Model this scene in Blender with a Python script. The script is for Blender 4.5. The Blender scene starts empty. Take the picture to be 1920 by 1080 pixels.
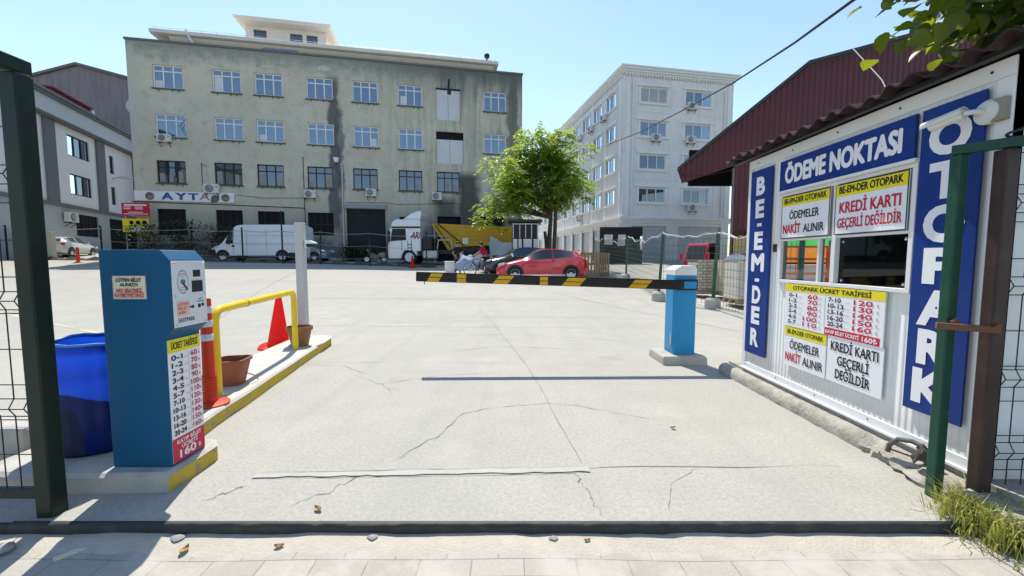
import bpy, bmesh, math, random
from mathutils import Vector, Matrix
R = math.radians
S = bpy.context.scene
COL = S.collection

# ---------------------------------------------------------------- camera, sky, sun, exposure
PITCH = math.degrees(math.atan(55 / 760))
cam_d = bpy.data.cameras.new('camera')
cam = bpy.data.objects.new('camera', cam_d); COL.objects.link(cam)
cam_d.sensor_width = 36; cam_d.lens = 36 * 760 / 1920
cam_d.clip_start = 0.05; cam_d.clip_end = 3000
cam.location = (0, 0, 1.45); cam.rotation_euler = (R(90 - PITCH), 0, 0)
S.camera = cam
SUN_EL, SUN_AZ = 59.0, -17.0            # azimuth from +Y, negative = to the left
sv = Vector((math.sin(R(SUN_AZ)) * math.cos(R(SUN_EL)), math.cos(R(SUN_AZ)) * math.cos(R(SUN_EL)), math.sin(R(SUN_EL))))
sun_d = bpy.data.lights.new('sun', 'SUN'); sun_d.energy = 4.4; sun_d.angle = R(0.5); sun_d.color = (1, .945, .86)
sun = bpy.data.objects.new('sun', sun_d); COL.objects.link(sun)
sun.location = (0, 0, 40); sun.rotation_euler = sv.to_track_quat('Z', 'Y').to_euler()
W = bpy.data.worlds.new('World'); S.world = W; W.use_nodes = True
nt = W.node_tree; nt.nodes.clear()
sky = nt.nodes.new('ShaderNodeTexSky'); sky.sky_type = 'NISHITA'; sky.sun_disc = False
sky.sun_elevation = R(SUN_EL); sky.sun_rotation = R(SUN_AZ)
sky.air_density = 1.15; sky.dust_density = 0.25; sky.ozone_density = 0.9; sky.altitude = 0
bg = nt.nodes.new('ShaderNodeBackground'); bg.inputs[1].default_value = 0.15
wo = nt.nodes.new('ShaderNodeOutputWorld')
nt.links.new(sky.outputs[0], bg.inputs[0]); nt.links.new(bg.outputs[0], wo.inputs[0])
S.view_settings.view_transform = 'Standard'; S.view_settings.look = 'None'
S.view_settings.exposure = 0.58; S.view_settings.gamma = 1
S.cycles.max_bounces = 6; S.cycles.diffuse_bounces = 3; S.cycles.glossy_bounces = 3
S.cycles.transparent_max_bounces = 12; S.cycles.use_denoising = True
S.cycles.sample_clamp_indirect = 6

# ---------------------------------------------------------------- mesh helpers
class MB:
    def __init__(s): s.v = []; s.f = []; s.m = []
    def add(s, vs, fs, m=0, M=None):
        o = len(s.v)
        for p in vs:
            p = Vector(p)
            s.v.append(tuple(M @ p) if M else tuple(p))
        for f in fs: s.f.append(tuple(i + o for i in f)); s.m.append(m)
        return s
    def box(s, x0, y0, z0, x1, y1, z1, m=0, M=None):
        return s.add([(x0,y0,z0),(x1,y0,z0),(x1,y1,z0),(x0,y1,z0),(x0,y0,z1),(x1,y0,z1),(x1,y1,z1),(x0,y1,z1)],
              [(0,3,2,1),(4,5,6,7),(0,1,5,4),(1,2,6,5),(2,3,7,6),(3,0,4,7)], m, M)
    def beam(s, p, q, w, h, m=0, up=(0,0,1)):
        p, q = Vector(p), Vector(q); d = (q - p).normalized(); u = Vector(up)
        if abs(d.dot(u)) > .99: u = Vector((0,1,0))
        a = d.cross(u).normalized(); b = a.cross(d).normalized(); vs = []
        for c in (p, q):
            for i, j in ((-1,-1),(1,-1),(1,1),(-1,1)): vs.append(c + a * i * w / 2 + b * j * h / 2)
        return s.add(vs, [(3,2,1,0),(4,5,6,7),(0,1,5,4),(1,2,6,5),(2,3,7,6),(3,0,4,7)], m)
    def tube(s, pts, r, n=8, m=0, closed=False):
        pts = [Vector(p) for p in pts]; k = len(pts); rr = r if isinstance(r, (list, tuple)) else [r] * k
        vs = []; prev = None
        for i, p in enumerate(pts):
            d = ((pts[(i+1) % k] - pts[i-1]) if closed else (pts[min(i+1, k-1)] - pts[max(i-1, 0)]))
            d = d.normalized() if d.length > 1e-9 else Vector((0,0,1))
            u = Vector((0,0,1)) if abs(d.z) < .95 else Vector((0,1,0))
            if prev is not None:
                a = prev - d * prev.dot(d)
                a = a.normalized() if a.length > 1e-6 else d.cross(u).normalized()
            else: a = d.cross(u).normalized()
            prev = a; b = d.cross(a).normalized()
            for j in range(n):
                t = 2 * math.pi * j / n
                vs.append(p + a * math.cos(t) * rr[i] + b * math.sin(t) * rr[i])
        fs = []
        for i in range(k if closed else k - 1):
            for j in range(n):
                i2 = (i + 1) % k
                fs.append((i*n+j, i*n+(j+1) % n, i2*n+(j+1) % n, i2*n+j))
        if not closed: fs += [tuple(range(n))[::-1], tuple((k-1)*n+j for j in range(n))]
        return s.add(vs, fs, m)
    def lathe(s, prof, n=20, c=(0,0,0), m=0, M=None, a0=0.0, sq=None):
        vs = []; k = len(prof)
        for r, z in prof:
            for j in range(n):
                t = a0 + 2 * math.pi * j / n
                x, y = math.cos(t) * r, math.sin(t) * r
                if sq: x, y = math.copysign(abs(math.cos(t)) ** sq, math.cos(t)) * r, math.copysign(abs(math.sin(t)) ** sq, math.sin(t)) * r
                vs.append((c[0] + x, c[1] + y, c[2] + z))
        fs = [(i*n+j, i*n+(j+1) % n, (i+1)*n+(j+1) % n, (i+1)*n+j) for i in range(k-1) for j in range(n)]
        if prof[0][0] > 1e-5: fs.append(tuple(range(n))[::-1])
        if prof[-1][0] > 1e-5: fs.append(tuple((k-1)*n+j for j in range(n)))
        return s.add(vs, fs, m, M)
    def prism(s, poly, y0, y1, m=0, M=None, axis='y'):
        n = len(poly)
        mk = {'y': lambda a, b, t: (a, t, b), 'x': lambda a, b, t: (t, a, b), 'z': lambda a, b, t: (a, b, t)}[axis]
        vs = [mk(a, b, y0) for a, b in poly] + [mk(a, b, y1) for a, b in poly]
        fs = [tuple(range(n)), tuple(range(n, 2*n))[::-1]] + [(i, i+n, (i+1) % n + n, (i+1) % n) for i in range(n)]
        return s.add(vs, fs, m, M)
    def grid(s, fn, nu, nv, m=0, M=None):
        vs = [fn(i / nu, j / nv) for i in range(nu+1) for j in range(nv+1)]
        fs = [(i*(nv+1)+j, (i+1)*(nv+1)+j, (i+1)*(nv+1)+j+1, i*(nv+1)+j+1) for i in range(nu) for j in range(nv)]
        return s.add(vs, fs, m, M)
    def loft(s, rings, m=0, cap=True, closed=True):
        n = len(rings[0]); k = len(rings); vs = [p for r in rings for p in r]
        fs = [(i*n+j, i*n+(j+1) % n, (i+1)*n+(j+1) % n, (i+1)*n+j) for i in range(k-1) for j in range(n if closed else n-1)]
        if cap: fs += [tuple(range(n))[::-1], tuple((k-1)*n+j for j in range(n))]
        return s.add(vs, fs, m)
    def build(s, name, mats, parent=None, smooth=None, bevel=0, loc=None, rz=0, fix=True):
        me = bpy.data.meshes.new(name); me.from_pydata(s.v, [], s.f)
        for mt in (mats if isinstance(mats, (list, tuple)) else [mats]): me.materials.append(mt)
        if max(s.m, default=0): me.polygons.foreach_set('material_index', s.m)
        if fix:
            b = bmesh.new(); b.from_mesh(me); bmesh.ops.recalc_face_normals(b, faces=b.faces); b.to_mesh(me); b.free()
        if smooth:
            me.polygons.foreach_set('use_smooth', [True] * len(me.polygons)); me.set_sharp_from_angle(angle=R(smooth))
        me.update()
        o = bpy.data.objects.new(name, me); COL.objects.link(o)
        if parent: o.parent = parent
        if loc is not None: o.location = loc
        if rz: o.rotation_euler.z = rz
        if bevel:
            bv = o.modifiers.new('bevel', 'BEVEL'); bv.width = bevel; bv.segments = 2; bv.limit_method = 'ANGLE'
        return o

def tag(o, label=None, cat=None, group=None, kind=None):
    if label: o['label'] = label
    if cat: o['category'] = cat
    if group: o['group'] = group
    if kind: o['kind'] = kind
    return o
def empty(name, label, cat, loc=(0,0,0), rz=0, group=None):
    o = bpy.data.objects.new(name, None); COL.objects.link(o); o.empty_display_size = .2
    o.location = loc; o.rotation_euler.z = rz
    return tag(o, label, cat, group)
def copy_tree(o, parent=None):
    kids = [c for c in ALL_CHILDREN(o)]
    c = o.copy(); COL.objects.link(c)
    if parent: c.parent = parent
    for k in kids: copy_tree(k, c)
    return c
def ALL_CHILDREN(o): return list(o.children)
def sub(name, src_mesh_obj, parent, loc=(0,0,0), rz=0):
    c = src_mesh_obj.copy(); COL.objects.link(c); c.parent = parent; c.location = loc; c.rotation_euler.z = rz
    return c
def g(x, y):
    """height of the car park: level at the gate, rising to the back and towards the back left"""
    t = max(0.0, min(y, 46.0) - 6.5)
    t = t * t / 3.0 if t < 1.5 else t - .75
    return (.042 + .031 * (1 - math.exp(-max(0.0, -x - 5) / 13))) * t

# ---------------------------------------------------------------- materials
class NG:
    def __init__(s, name):
        s.mat = bpy.data.materials.new(name); s.mat.use_nodes = True; s.t = s.mat.node_tree
        s.p = s.t.nodes['Principled BSDF']; s.out = s.t.nodes['Material Output']; s.tc = s.n('ShaderNodeTexCoord')
    def n(s, ty, **k):
        x = s.t.nodes.new(ty)
        for a, b in k.items(): setattr(x, a, b)
        return x
    def l(s, a, b): s.t.links.new(a, b)
    def set(s, inp, v):
        if hasattr(v, 'is_linked') or isinstance(v, bpy.types.NodeSocket): s.l(v, inp)
        else: inp.default_value = v
    def coord(s, scale=(1,1,1), loc=(0,0,0), src='Object'):
        mp = s.n('ShaderNodeMapping'); s.l(s.tc.outputs[src], mp.inputs[0]); mp.inputs[3].default_value = scale; mp.inputs[1].default_value = loc
        return mp.outputs[0]
    def noise(s, scale=5, detail=4, rough=.55, stretch=(1,1,1), dist=0, loc=(0,0,0)):
        x = s.n('ShaderNodeTexNoise'); s.l(s.coord(stretch, loc), x.inputs['Vector'])
        x.inputs['Scale'].default_value = scale; x.inputs['Detail'].default_value = detail
        x.inputs['Roughness'].default_value = rough; x.inputs['Distortion'].default_value = dist
        return x.outputs[0]
    def ramp(s, fac, a, b, lo=0.0, hi=1.0):
        x = s.n('ShaderNodeMapRange'); x.interpolation_type = 'SMOOTHSTEP'; s.l(fac, x.inputs[0])
        x.inputs[1].default_value = a; x.inputs[2].default_value = b; x.inputs[3].default_value = lo; x.inputs[4].default_value = hi
        return x.outputs[0]
    def math(s, op, a, b=0.0):
        x = s.n('ShaderNodeMath', operation=op); s.set(x.inputs[0], a); s.set(x.inputs[1], b); return x.outputs[0]
    def mix(s, fac, a, b, mode='MIX'):
        x = s.n('ShaderNodeMix', data_type='RGBA', blend_type=mode); s.set(x.inputs[0], fac)
        for i, c in ((6, a), (7, b)): s.set(x.inputs[i], c if isinstance(c, bpy.types.NodeSocket) else (*c, 1.0) if len(c) == 3 else c)
        return x.outputs[2]
    def xyz(s, i):
        x = s.n('ShaderNodeSeparateXYZ'); s.l(s.tc.outputs['Object'], x.inputs[0]); return x.outputs[i]
    def bump(s, h, strength=.3, dist=.01):
        b = s.n('ShaderNodeBump'); s.l(h, b.inputs['Height']); b.inputs['Strength'].default_value = strength; b.inputs['Distance'].default_value = dist
        s.l(b.outputs[0], s.p.inputs['Normal']); return b.outputs[0]
    def fin(s, col, rough=.7, metal=0.0, spec=.5):
        s.set(s.p.inputs['Base Color'], col if isinstance(col, bpy.types.NodeSocket) else (*col, 1.0))
        s.set(s.p.inputs['Roughness'], rough); s.p.inputs['Metallic'].default_value = metal; s.p.inputs['Specular IOR Level'].default_value = spec
        return s.mat
def dk(c, k): return tuple(min(1, x * k) for x in c)
def M_(name, col, rough=.6, var=.12, scale=4, bump=0, bscale=60, metal=0, spec=.3, dirt=0, dcol=(.12,.10,.08), dscale=2.5, coat=0, dist=.004):
    a = NG(name)
    c = a.mix(a.noise(scale, 5), dk(col, 1 - var), dk(col, 1 + var))
    if dirt: c = a.mix(a.ramp(a.noise(dscale, 8, .7), .5, .75, 0, dirt), c, dcol)
    if bump: a.bump(a.noise(bscale, 4), bump, dist)
    if coat: a.p.inputs['Coat Weight'].default_value = coat; a.p.inputs['Coat Roughness'].default_value = .05
    return a.fin(c, rough, metal, spec)
def glass_mat(name, base, refl=.3, var=.3, scale=.4, rough=.02):
    """window glass seen against a dark room: mirror of the sky over a dark base"""
    a = NG(name); c = a.mix(a.noise(scale, 2), dk(base, 1 - var), dk(base, 1 + var)); a.fin(c, .5, 0, .3)
    gl = a.n('ShaderNodeBsdfGlossy'); gl.inputs['Roughness'].default_value = rough; gl.inputs['Color'].default_value = (.74,.88,1,1)
    fr = a.n('ShaderNodeFresnel'); fr.inputs[0].default_value = 1.5
    mx = a.n('ShaderNodeMixShader'); a.l(a.math('MINIMUM', a.math('ADD', fr.outputs[0], refl), 1.0), mx.inputs[0])
    a.l(a.p.outputs[0], mx.inputs[1]); a.l(gl.outputs[0], mx.inputs[2]); a.l(mx.outputs[0], a.out.inputs[0])
    return a.mat
def clear_glass(name, refl=.06, tint=(.85,.9,.9)):
    a = NG(name); tr = a.n('ShaderNodeBsdfTransparent'); tr.inputs[0].default_value = (*tint, 1)
    gl = a.n('ShaderNodeBsdfGlossy'); gl.inputs['Roughness'].default_value = .02
    fr = a.n('ShaderNodeLayerWeight'); fr.inputs[0].default_value = .12
    mx = a.n('ShaderNodeMixShader'); a.l(a.math('MINIMUM', a.math('ADD', fr.outputs[0], refl), 1.0), mx.inputs[0])
    a.l(tr.outputs[0], mx.inputs[1]); a.l(gl.outputs[0], mx.inputs[2]); a.l(mx.outputs[0], a.out.inputs[0]); return a.mat
def leaf_mat(name, c0, c1, trans=.45, tcol=(.30,.42,.04)):
    a = NG(name); ge = a.n('ShaderNodeNewGeometry')
    c = a.mix(ge.outputs['Random Per Island'], c0, c1); a.fin(c, .45, 0, .4)
    tr = a.n('ShaderNodeBsdfTranslucent'); a.set(tr.inputs[0], (*tcol, 1))
    mx = a.n('ShaderNodeMixShader'); mx.inputs[0].default_value = trans
    a.l(a.p.outputs[0], mx.inputs[1]); a.l(tr.outputs[0], mx.inputs[2]); a.l(mx.outputs[0], a.out.inputs[0]); return a.mat
m = {}
m['white'] = M_('white_paint', (.74,.74,.72), .45, .04)
m['vinyl_white'] = M_('white_vinyl', (.80,.80,.81), .4, .05, 3, dirt=.22, dcol=(.50,.48,.43), dscale=5)
m['black'] = M_('black_vinyl', (.012,.012,.016), .45, .1)
m['red_ink'] = M_('red_vinyl', (.55,.015,.05), .4, .05)
m['grey_ink'] = M_('grey_vinyl', (.45,.47,.5), .4, .05)
m['yellow_ink'] = M_('yellow_vinyl', (.78,.66,.02), .4, .08, 6, dirt=.2, dcol=(.55,.45,.08), dscale=7)
m['blue_sign'] = M_('blue_vinyl', (.003,.033,.20), .4, .22, 1.5, dirt=.18, dcol=(.05,.09,.26), dscale=4)
m['steel'] = M_('galvanised_steel', (.42,.43,.42), .45, .1, 6, metal=.6)
m['dark_steel'] = M_('dark_steel', (.03,.032,.03), .5, .2)
m['rubber'] = M_('tyre_rubber', (.018,.018,.019), .85, .15)
m['rim'] = M_('wheel_alloy', (.62,.63,.65), .35, .1, metal=.15)
m['plastic_black'] = M_('black_plastic', (.02,.021,.023), .5, .15)
m['carglass'] = glass_mat('car_glass', (.010,.013,.015), .05)
m['glass_blue'] = glass_mat('upper_window_glass', (.02,.045,.075), .20)
m['glass_dark'] = glass_mat('lower_window_glass', (.025,.028,.028), .10, .8, .6)
m['glass_b'] = glass_mat('side_window_glass', (.03,.04,.05), .18)
m['chrome'] = M_('chrome', (.7,.7,.72), .12, .02, metal=1)
m['headlight'] = M_('headlight_glass', (.6,.62,.64), .08, .2, 14, metal=.5)
m['taillight'] = M_('red_lens', (.4,.01,.015), .15, .1)
m['skin'] = M_('skin', (.42,.24,.16), .55, .08)
m['hair'] = M_('dark_hair', (.02,.016,.012), .6, .2)
m['ac'] = M_('air_conditioner_white', (.68,.68,.65), .5, .06, dirt=.35)
m['ac_dark'] = M_('fan_grille', (.04,.04,.045), .6, .2)
m['wood'] = M_('weathered_wood', (.36,.26,.15), .8, .35, 6, .3)
m['conc'] = M_('rough_concrete', (.42,.40,.36), .9, .2, 6, .5, 50, dirt=.4, dcol=(.16,.14,.11), dist=.012)
# ---------------------------------------------------------------- lettering and signs
_tc = {}
def text2d(s, bold=0.0, res=4):
    """glyph outlines as flat triangles, cap height 1, left at 0"""
    k = (s, bold)
    if k in _tc: return _tc[k]
    cu = bpy.data.curves.new('t', 'FONT'); cu.body = s; cu.size = 1; cu.offset = bold;  cu.resolution_u = res
    ob = bpy.data.objects.new('t', cu); COL.objects.link(ob)
    dg = bpy.context.evaluated_depsgraph_get(); me = bpy.data.meshes.new_from_object(ob.evaluated_get(dg))
    vs = [v.co.copy() for v in me.vertices]; fs = [tuple(p.vertices) for p in me.polygons]
    bpy.data.objects.remove(ob); bpy.data.curves.remove(cu); bpy.data.meshes.remove(me)
    _tc[k] = (vs, fs); return _tc[k]
CAP = max(v.y for v in text2d('H')[0])
def put_text(mb, s, x, y, h, w=None, align='C', bold=.02, mt=0, z=0.0, M=None, shear=0):
    """cap height h, baseline y; w squeezes the line to that width"""
    solid = len(s) == 1 and s not in 'M-₺'
    vs, fs = text2d(s, min(bold, .05) if solid else 0.0)
    if not vs: return
    x0 = min(v.x for v in vs); x1 = max(v.x for v in vs)
    k = h / CAP; kx = w / (x1 - x0) if w else k
    ox = {'C': x - (x1 + x0) / 2 * kx, 'L': x - x0 * kx, 'R': x - x1 * kx}[align]
    e = 0 if solid else bold * .9 * k
    for i, (dx, dy) in enumerate([(0, 0)] if e == 0 else [(-.7*e, -.7*e), (.7*e, -.7*e), (.7*e, .7*e), (-.7*e, .7*e), (e, 0), (-e, 0), (0, e), (0, -e)]):
        mb.add([(ox + v.x * kx + dx + shear * v.y * k, y + v.y * k + dy, z + i * .00003) for v in vs], fs, mt, M)
def sign(name, label, w, h, face, items, M, t=.012, cat='sign', group=None, edge=None, parent=None):
    """flat board in local x,y facing +z; items: ('r',x0,y0,x1,y1,mat) bands or ('t',text,x,y,h,w,mat[,bold,align])"""
    b = MB().box(0, 0, 0, w, h, t)
    o = b.build(name, [face], parent)
    if parent: o.matrix_basis = M
    else: o.matrix_world = M
    if not parent: tag(o, label, cat, group)
    by = {}; few = sum(i[0] == 't' for i in items) < 12
    for it in items:
        if it[0] == 'r':
            by.setdefault(('band', it[5].name), (MB(), it[5]))[0].box(it[1], it[2], t - .001, it[3], it[4], t + .0015)
        elif it[0] == 'f':
            x0, y0, x1, y1, q = it[1:6]
            bb = by.setdefault(('border', it[6].name), (MB(), it[6]))[0]
            for a in ((x0,y0,x1,y0+q),(x0,y1-q,x1,y1),(x0,y0+q,x0+q,y1-q),(x1-q,y0+q,x1,y1-q)): bb.box(a[0],a[1],t-.001,a[2],a[3],t+.002)
        else:
            _, s, x, y, hh, ww, mt = it[:7]; bold = it[7] if len(it) > 7 else .02; al = it[8] if len(it) > 8 else 'C'
            put_text(by.setdefault(('lettering', mt.name, round(y, 3) if few else 0), (MB(), mt))[0], s, x, y, hh, ww, al, bold, 0, t + .003)
    for (nm, *_), (bb, mt) in by.items():
        bb.build(nm, [mt], o, fix=nm != 'lettering')
    return o

# ---------------------------------------------------------------- ground
a = NG('concrete_slab')
big = a.noise(.35, 5, .6); fine = a.noise(38, 6, .65); mid = a.noise(2.2, 7, .62)
c = a.mix(a.ramp(big, .3, .7), (.375,.362,.318), (.425,.408,.355))
c = a.mix(a.ramp(mid, .35, .75, 0, .55), c, (.325,.314,.272))
c = a.mix(a.ramp(fine, .3, .72, .0, .62), c, (.25,.243,.21)); gr1 = a.noise(85, 5, .7, loc=(5,5,0)); c = a.mix(a.ramp(gr1, .5, .68, 0, .34), c, (.20,.195,.175)); c = a.mix(a.ramp(gr1, .32, .46, .4, 0), c, (.47,.45,.39))
sp = a.noise(160, 3, .6); c = a.mix(a.ramp(sp, .62, .78, 0, .75), c, (.15,.145,.13))
st = a.noise(.9, 8, .7, (1,.35,1), 1.5); c = a.mix(a.ramp(st, .58, .75, 0, .32), c, (.24,.23,.205))
oil = a.noise(.75, 3, .5, loc=(11,4,0)); c = a.mix(a.ramp(oil, .66, .80, 0, .40), c, (.17,.165,.155))
pk = a.noise(5.5, 4, .6, loc=(2,9,0)); c = a.mix(a.ramp(pk, .64, .74, 0, .28), c, (.22,.215,.195))
warm = a.noise(1.1, 4, .6, loc=(7,3,0)); c = a.mix(a.ramp(warm, .55, .8, 0, .4), c, (.45,.42,.34))
tr = a.noise(.8, 5, .6, (4,.12,1), .4); c = a.mix(a.ramp(tr, .5, .75, 0, .32), c, (.27,.265,.25))
a.bump(a.math('ADD', fine, a.math('ADD', gr1, a.math('MULTIPLY', sp, .5))), .35, .006)
m['slab'] = a.fin(c, .85, 0, .3)
def axis(a0, a1, near, step):
    out = [a0]; x = -near
    while x <= near + 1e-6: out.append(x); x += step
    return sorted(set(out + [a1] + [-260, -120, -70, 70, 120, 260]))
xs = sorted(set([-420,-260,-150,-90,-60] + [i * 2.0 for i in range(-24, 25)] + [60,90,150,260,420]))
ys = sorted(set([2.135, 3, 4, 5, 6, 6.5, 7, 7.5, 8, 8.5, 9] + [10 + i * 1.5 for i in range(26)] + [52,60,80,120,200,420]))
b = MB(); b.v = [(x, y, g(x, y)) for x in xs for y in ys]
ny = len(ys); b.f = [(i*ny+j, (i+1)*ny+j, (i+1)*ny+j+1, i*ny+j+1) for i in range(len(xs)-1) for j in range(ny-1)]; b.m = [0] * len(b.f)
tag(b.build('parking_ground', [m['slab']], smooth=40), kind='structure')

a = NG('pavers')
br = a.n('ShaderNodeTexBrick'); a.l(a.coord((1,1,1), (.07,.02,0)), br.inputs[0]); br.inputs['Scale'].default_value = 1
br.inputs['Brick Width'].default_value = .26; br.inputs['Row Height'].default_value = .115; br.inputs['Mortar Size'].default_value = .0035; br.inputs['Mortar Smooth'].default_value = .4
br.inputs['Color1'].default_value = (.40,.375,.32,1); br.inputs['Color2'].default_value = (.35,.325,.275,1); br.inputs['Mortar'].default_value = (.22,.20,.17,1)
fine = a.noise(55, 6, .7); c = a.mix(a.ramp(fine, .3, .8, 0, .55), br.outputs[0], (.27,.25,.22))
dust = a.noise(3.0, 7, .65); c = a.mix(a.ramp(dust, .42, .62, 0, .85), c, (.43,.40,.35))
c = a.mix(a.ramp(a.noise(1.3, 6, .7, loc=(3,1,0)), .56, .72, 0, .5), c, (.24,.22,.19))
a.bump(a.math('ADD', a.math('MULTIPLY', br.outputs[1], -1.2), a.math('MULTIPLY', fine, .6)), .5, .006)
m['paver'] = a.fin(c, .9, 0, .3)
def flat(x, y):  # gentle unevenness of the footway
    return -.062 + .006 * math.sin(x * 2.3 + y) + .004 * math.sin(x * 5.1 - y * 3)
sx = sorted(set([-300,-60,-10] + [i * .2 - 4 for i in range(41)] + [10,60,300]))
sy = [-3.0, -1.5, 0, .6, 1.0, 1.3, 1.5, 1.7, 1.85, 1.95, 2.05, 2.135]
b = MB(); b.v = [(x, y, flat(x, y)) for x in sx for y in sy]; ny = len(sy)
b.f = [(i*ny+j, (i+1)*ny+j, (i+1)*ny+j+1, i*ny+j+1) for i in range(len(sx)-1) for j in range(ny-1)]; b.m = [0] * len(b.f)
tag(b.build('sidewalk', [m['paver']], smooth=40), kind='structure')
m['asphalt'] = M_('asphalt', (.06,.06,.062), .9, .25, 8, .5, 120)
tag(MB().add([(-420,-420,-.22),(420,-420,-.22),(420,-3,-.22),(-420,-3,-.22)], [(0,1,2,3)]).build('street', [m['asphalt']]), kind='structure')
tag(MB().box(-300,-3.2,-.4,300,-3.0,-.07).build('street_kerb', [m['conc']], bevel=.02), kind='structure')
# steel edge of the raised slab, then the mortar strip below it
m['edge'] = M_('worn_steel_edge', (.032,.034,.033), .6, .35, 9, .3, 60, dirt=.25, dcol=(.16,.14,.11), dscale=9)
b = MB(); re_ = random.Random(7); N_ = 110; vs = []
for i in range(N_+1):
    x = -2.75 + 5.25*i/N_; j1, j2 = re_.uniform(-.0025,.0025), re_.uniform(-.003,.003)
    vs += [(x,2.111+j2,-.09),(x,2.110+j2*.5,-.02),(x,2.114+j1,.0+j1),(x,2.121,.0045+j1*.5),(x,2.140,.0055)]
b.add(vs, [(i*5+k,(i+1)*5+k,(i+1)*5+k+1,i*5+k+1) for i in range(N_) for k in range(4)]); b.box(-300,2.116,-.2,-2.75,2.134,-.002).box(2.5,2.116,-.2,300,2.134,-.002)
tag(b.build('slab_edge', [m['edge']], smooth=50), kind='structure')
m['mortar'] = M_('dusty_mortar', (.44,.40,.33), .95, .2, 14, .6, 70, dirt=.5, dcol=(.25,.22,.18), dscale=7, dist=.01)
rnd = random.Random(4)
b = MB(); xx = [-2.9 + i * .12 for i in range(46)]
b.v = [(x, 2.111, -.046 + rnd.uniform(-.008,.006)) for x in xx] + [(x, 2.04, flat(x,2.04) + .012) for x in xx] + [(x, 1.97 + rnd.uniform(-.03,.02), flat(x,1.97) - .003) for x in xx]
n = len(xx); b.f = [(r*n+i, r*n+i+1, (r+1)*n+i+1, (r+1)*n+i) for r in range(2) for i in range(n-1)]; b.m = [0] * len(b.f)
tag(b.build('mortar_strip', [m['mortar']], smooth=60), kind='structure')
# cracks and joints in the slab
m['crack'] = M_('crack', (.18,.17,.145), .95, .3, 20)
m['joint'] = M_('sawn_joint', (.235,.23,.21), .95, .2, 20)
m['strip'] = M_('pale_mortar_strip', (.385,.375,.34), .9, .1, 7, .4, 60, dirt=.9, dcol=(.31,.30,.265), dscale=3)
cr = random.Random(11)
def crack(b, pts, w, jit=.02, sub_=7, fade=True):
    P = []
    for (x0,y0),(x1,y1) in zip(pts, pts[1:]):
        for i in range(sub_):
            t = i / sub_; P.append((x0+(x1-x0)*t + cr.uniform(-jit,jit), y0+(y1-y0)*t + cr.uniform(-jit,jit)))
    P.append(pts[-1]); vs = []
    for i, (x, y) in enumerate(P):
        q0, q1 = P[max(i-1,0)], P[min(i+1,len(P)-1)]; dx, dy = q1[0]-q0[0], q1[1]-q0[1]; L = math.hypot(dx,dy) or 1
        ww = w * .75 * cr.uniform(.25,1.5) * (min(1, .25 + min(i, len(P)-1-i) * .25) if fade else 1) / 2
        for s_ in (-1,1): X, Y = x - dy/L*ww*s_, y + dx/L*ww*s_; vs.append((X, Y, g(X,Y) + .004))
    b.add(vs, [(2*i,2*i+1,2*i+3,2*i+2) for i in range(len(P)-1)])
b = MB()
for pts, w in [([(-.86,2.81),(-.62,3.2),(-.45,3.7),(-.2,3.86),(.36,3.98),(.62,3.93),(1.0,3.7),(1.35,3.55)], .007), ([(-1.75,2.65),(-1.0,2.62),(.2,2.68),(.6,2.72),(2.3,2.74)], .008),
               ([(-1.02,2.62),(-1.12,2.45),(-1.3,2.28)], .008), ([(.42,2.66),(.46,2.45),(.5,2.2)], .006), ([(-1.0,6.2),(-.3,6.6),(.3,6.55),(1.2,6.3)], .010), ([(-1.55,4.6),(-.9,4.95),(-.1,5.05)], .007),
               ([(-1.9,4.9),(-1.5,4.6),(-1.25,4.2)], .006), ([(-1.85,2.32),(-1.75,2.45),(-1.7,2.5)], .009), ([(-3.6,5.5),(-2.3,5.4),(-1.7,4.9)],.007), ([(1.1,4.95),(1.6,4.9),(2.1,4.6)],.005),
               ([(-1.2,7.5),(0,7.6),(1.6,7.2),(2.1,6.8)],.009), ([(.9,2.2),(1.0,2.5),(1.3,2.72)],.004)]: crack(b, pts, w)
tag(b.build('ground_cracks', [m['crack']], fix=False), kind='structure')
b = MB()
crack(b, [(.50,2.78),(.40,3.6),(.33,4.4),(.2,5.4),(.0,6.6),(-.35,8.4),(-.9,11)], .011, .004, 5, False)
crack(b, [(-3.5,5.55),(-1.0,5.6),(2.2,5.35)], .006, .004, 5); crack(b, [(-2.3,9.5),(4.2,9.2)], .016, .01, 8); crack(b, [(1.4,14),(3.0,10.4),(4.6,7.6)], .03, .01, 8)
crack(b, [(-9,8.2),(-4,8.4),(3,8.1)], .012, .01, 8); crack(b, [(-14,12.6),(5,12.2)], .025, .01, 8); crack(b, [(-18,17.2),(4,17)], .03, .02, 8); crack(b, [(-5.5,6.6),(-7.5,11),(-9.5,16),(-12,23)], .03, .01, 8)
tag(b.build('slab_joints', [m['joint']], fix=False), kind='structure')
b = MB(); n = 30
b.v = []
for i in range(n+1):
    x = -1.72 + i * 2.25 / n; yc = 2.672 + .035 * x
    b.v += [(x, yc - .028 + cr.uniform(-.008,.008), .0075), (x, yc + .032 + cr.uniform(-.009,.009), .0075)]
b.f = [(2*i,2*i+2,2*i+3,2*i+1) for i in range(n)]; b.m = [0] * n
b2 = MB()
crack(b2, [(-1.75,2.575),(-.9,2.60),(.1,2.635),(.55,2.665)], .007, .006, 8); crack(b2, [(-1.75,2.64),(-.4,2.69),(.5,2.725)], .006, .006, 8)
for i, v in enumerate(b2.v): b2.v[i] = (v[0], v[1], .0095)
tag(b2.build('seam_cracks', [m['crack']], fix=False), kind='structure')
tag(b.build('mortar_seam', [m['strip']], fix=False), kind='structure')
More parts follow.
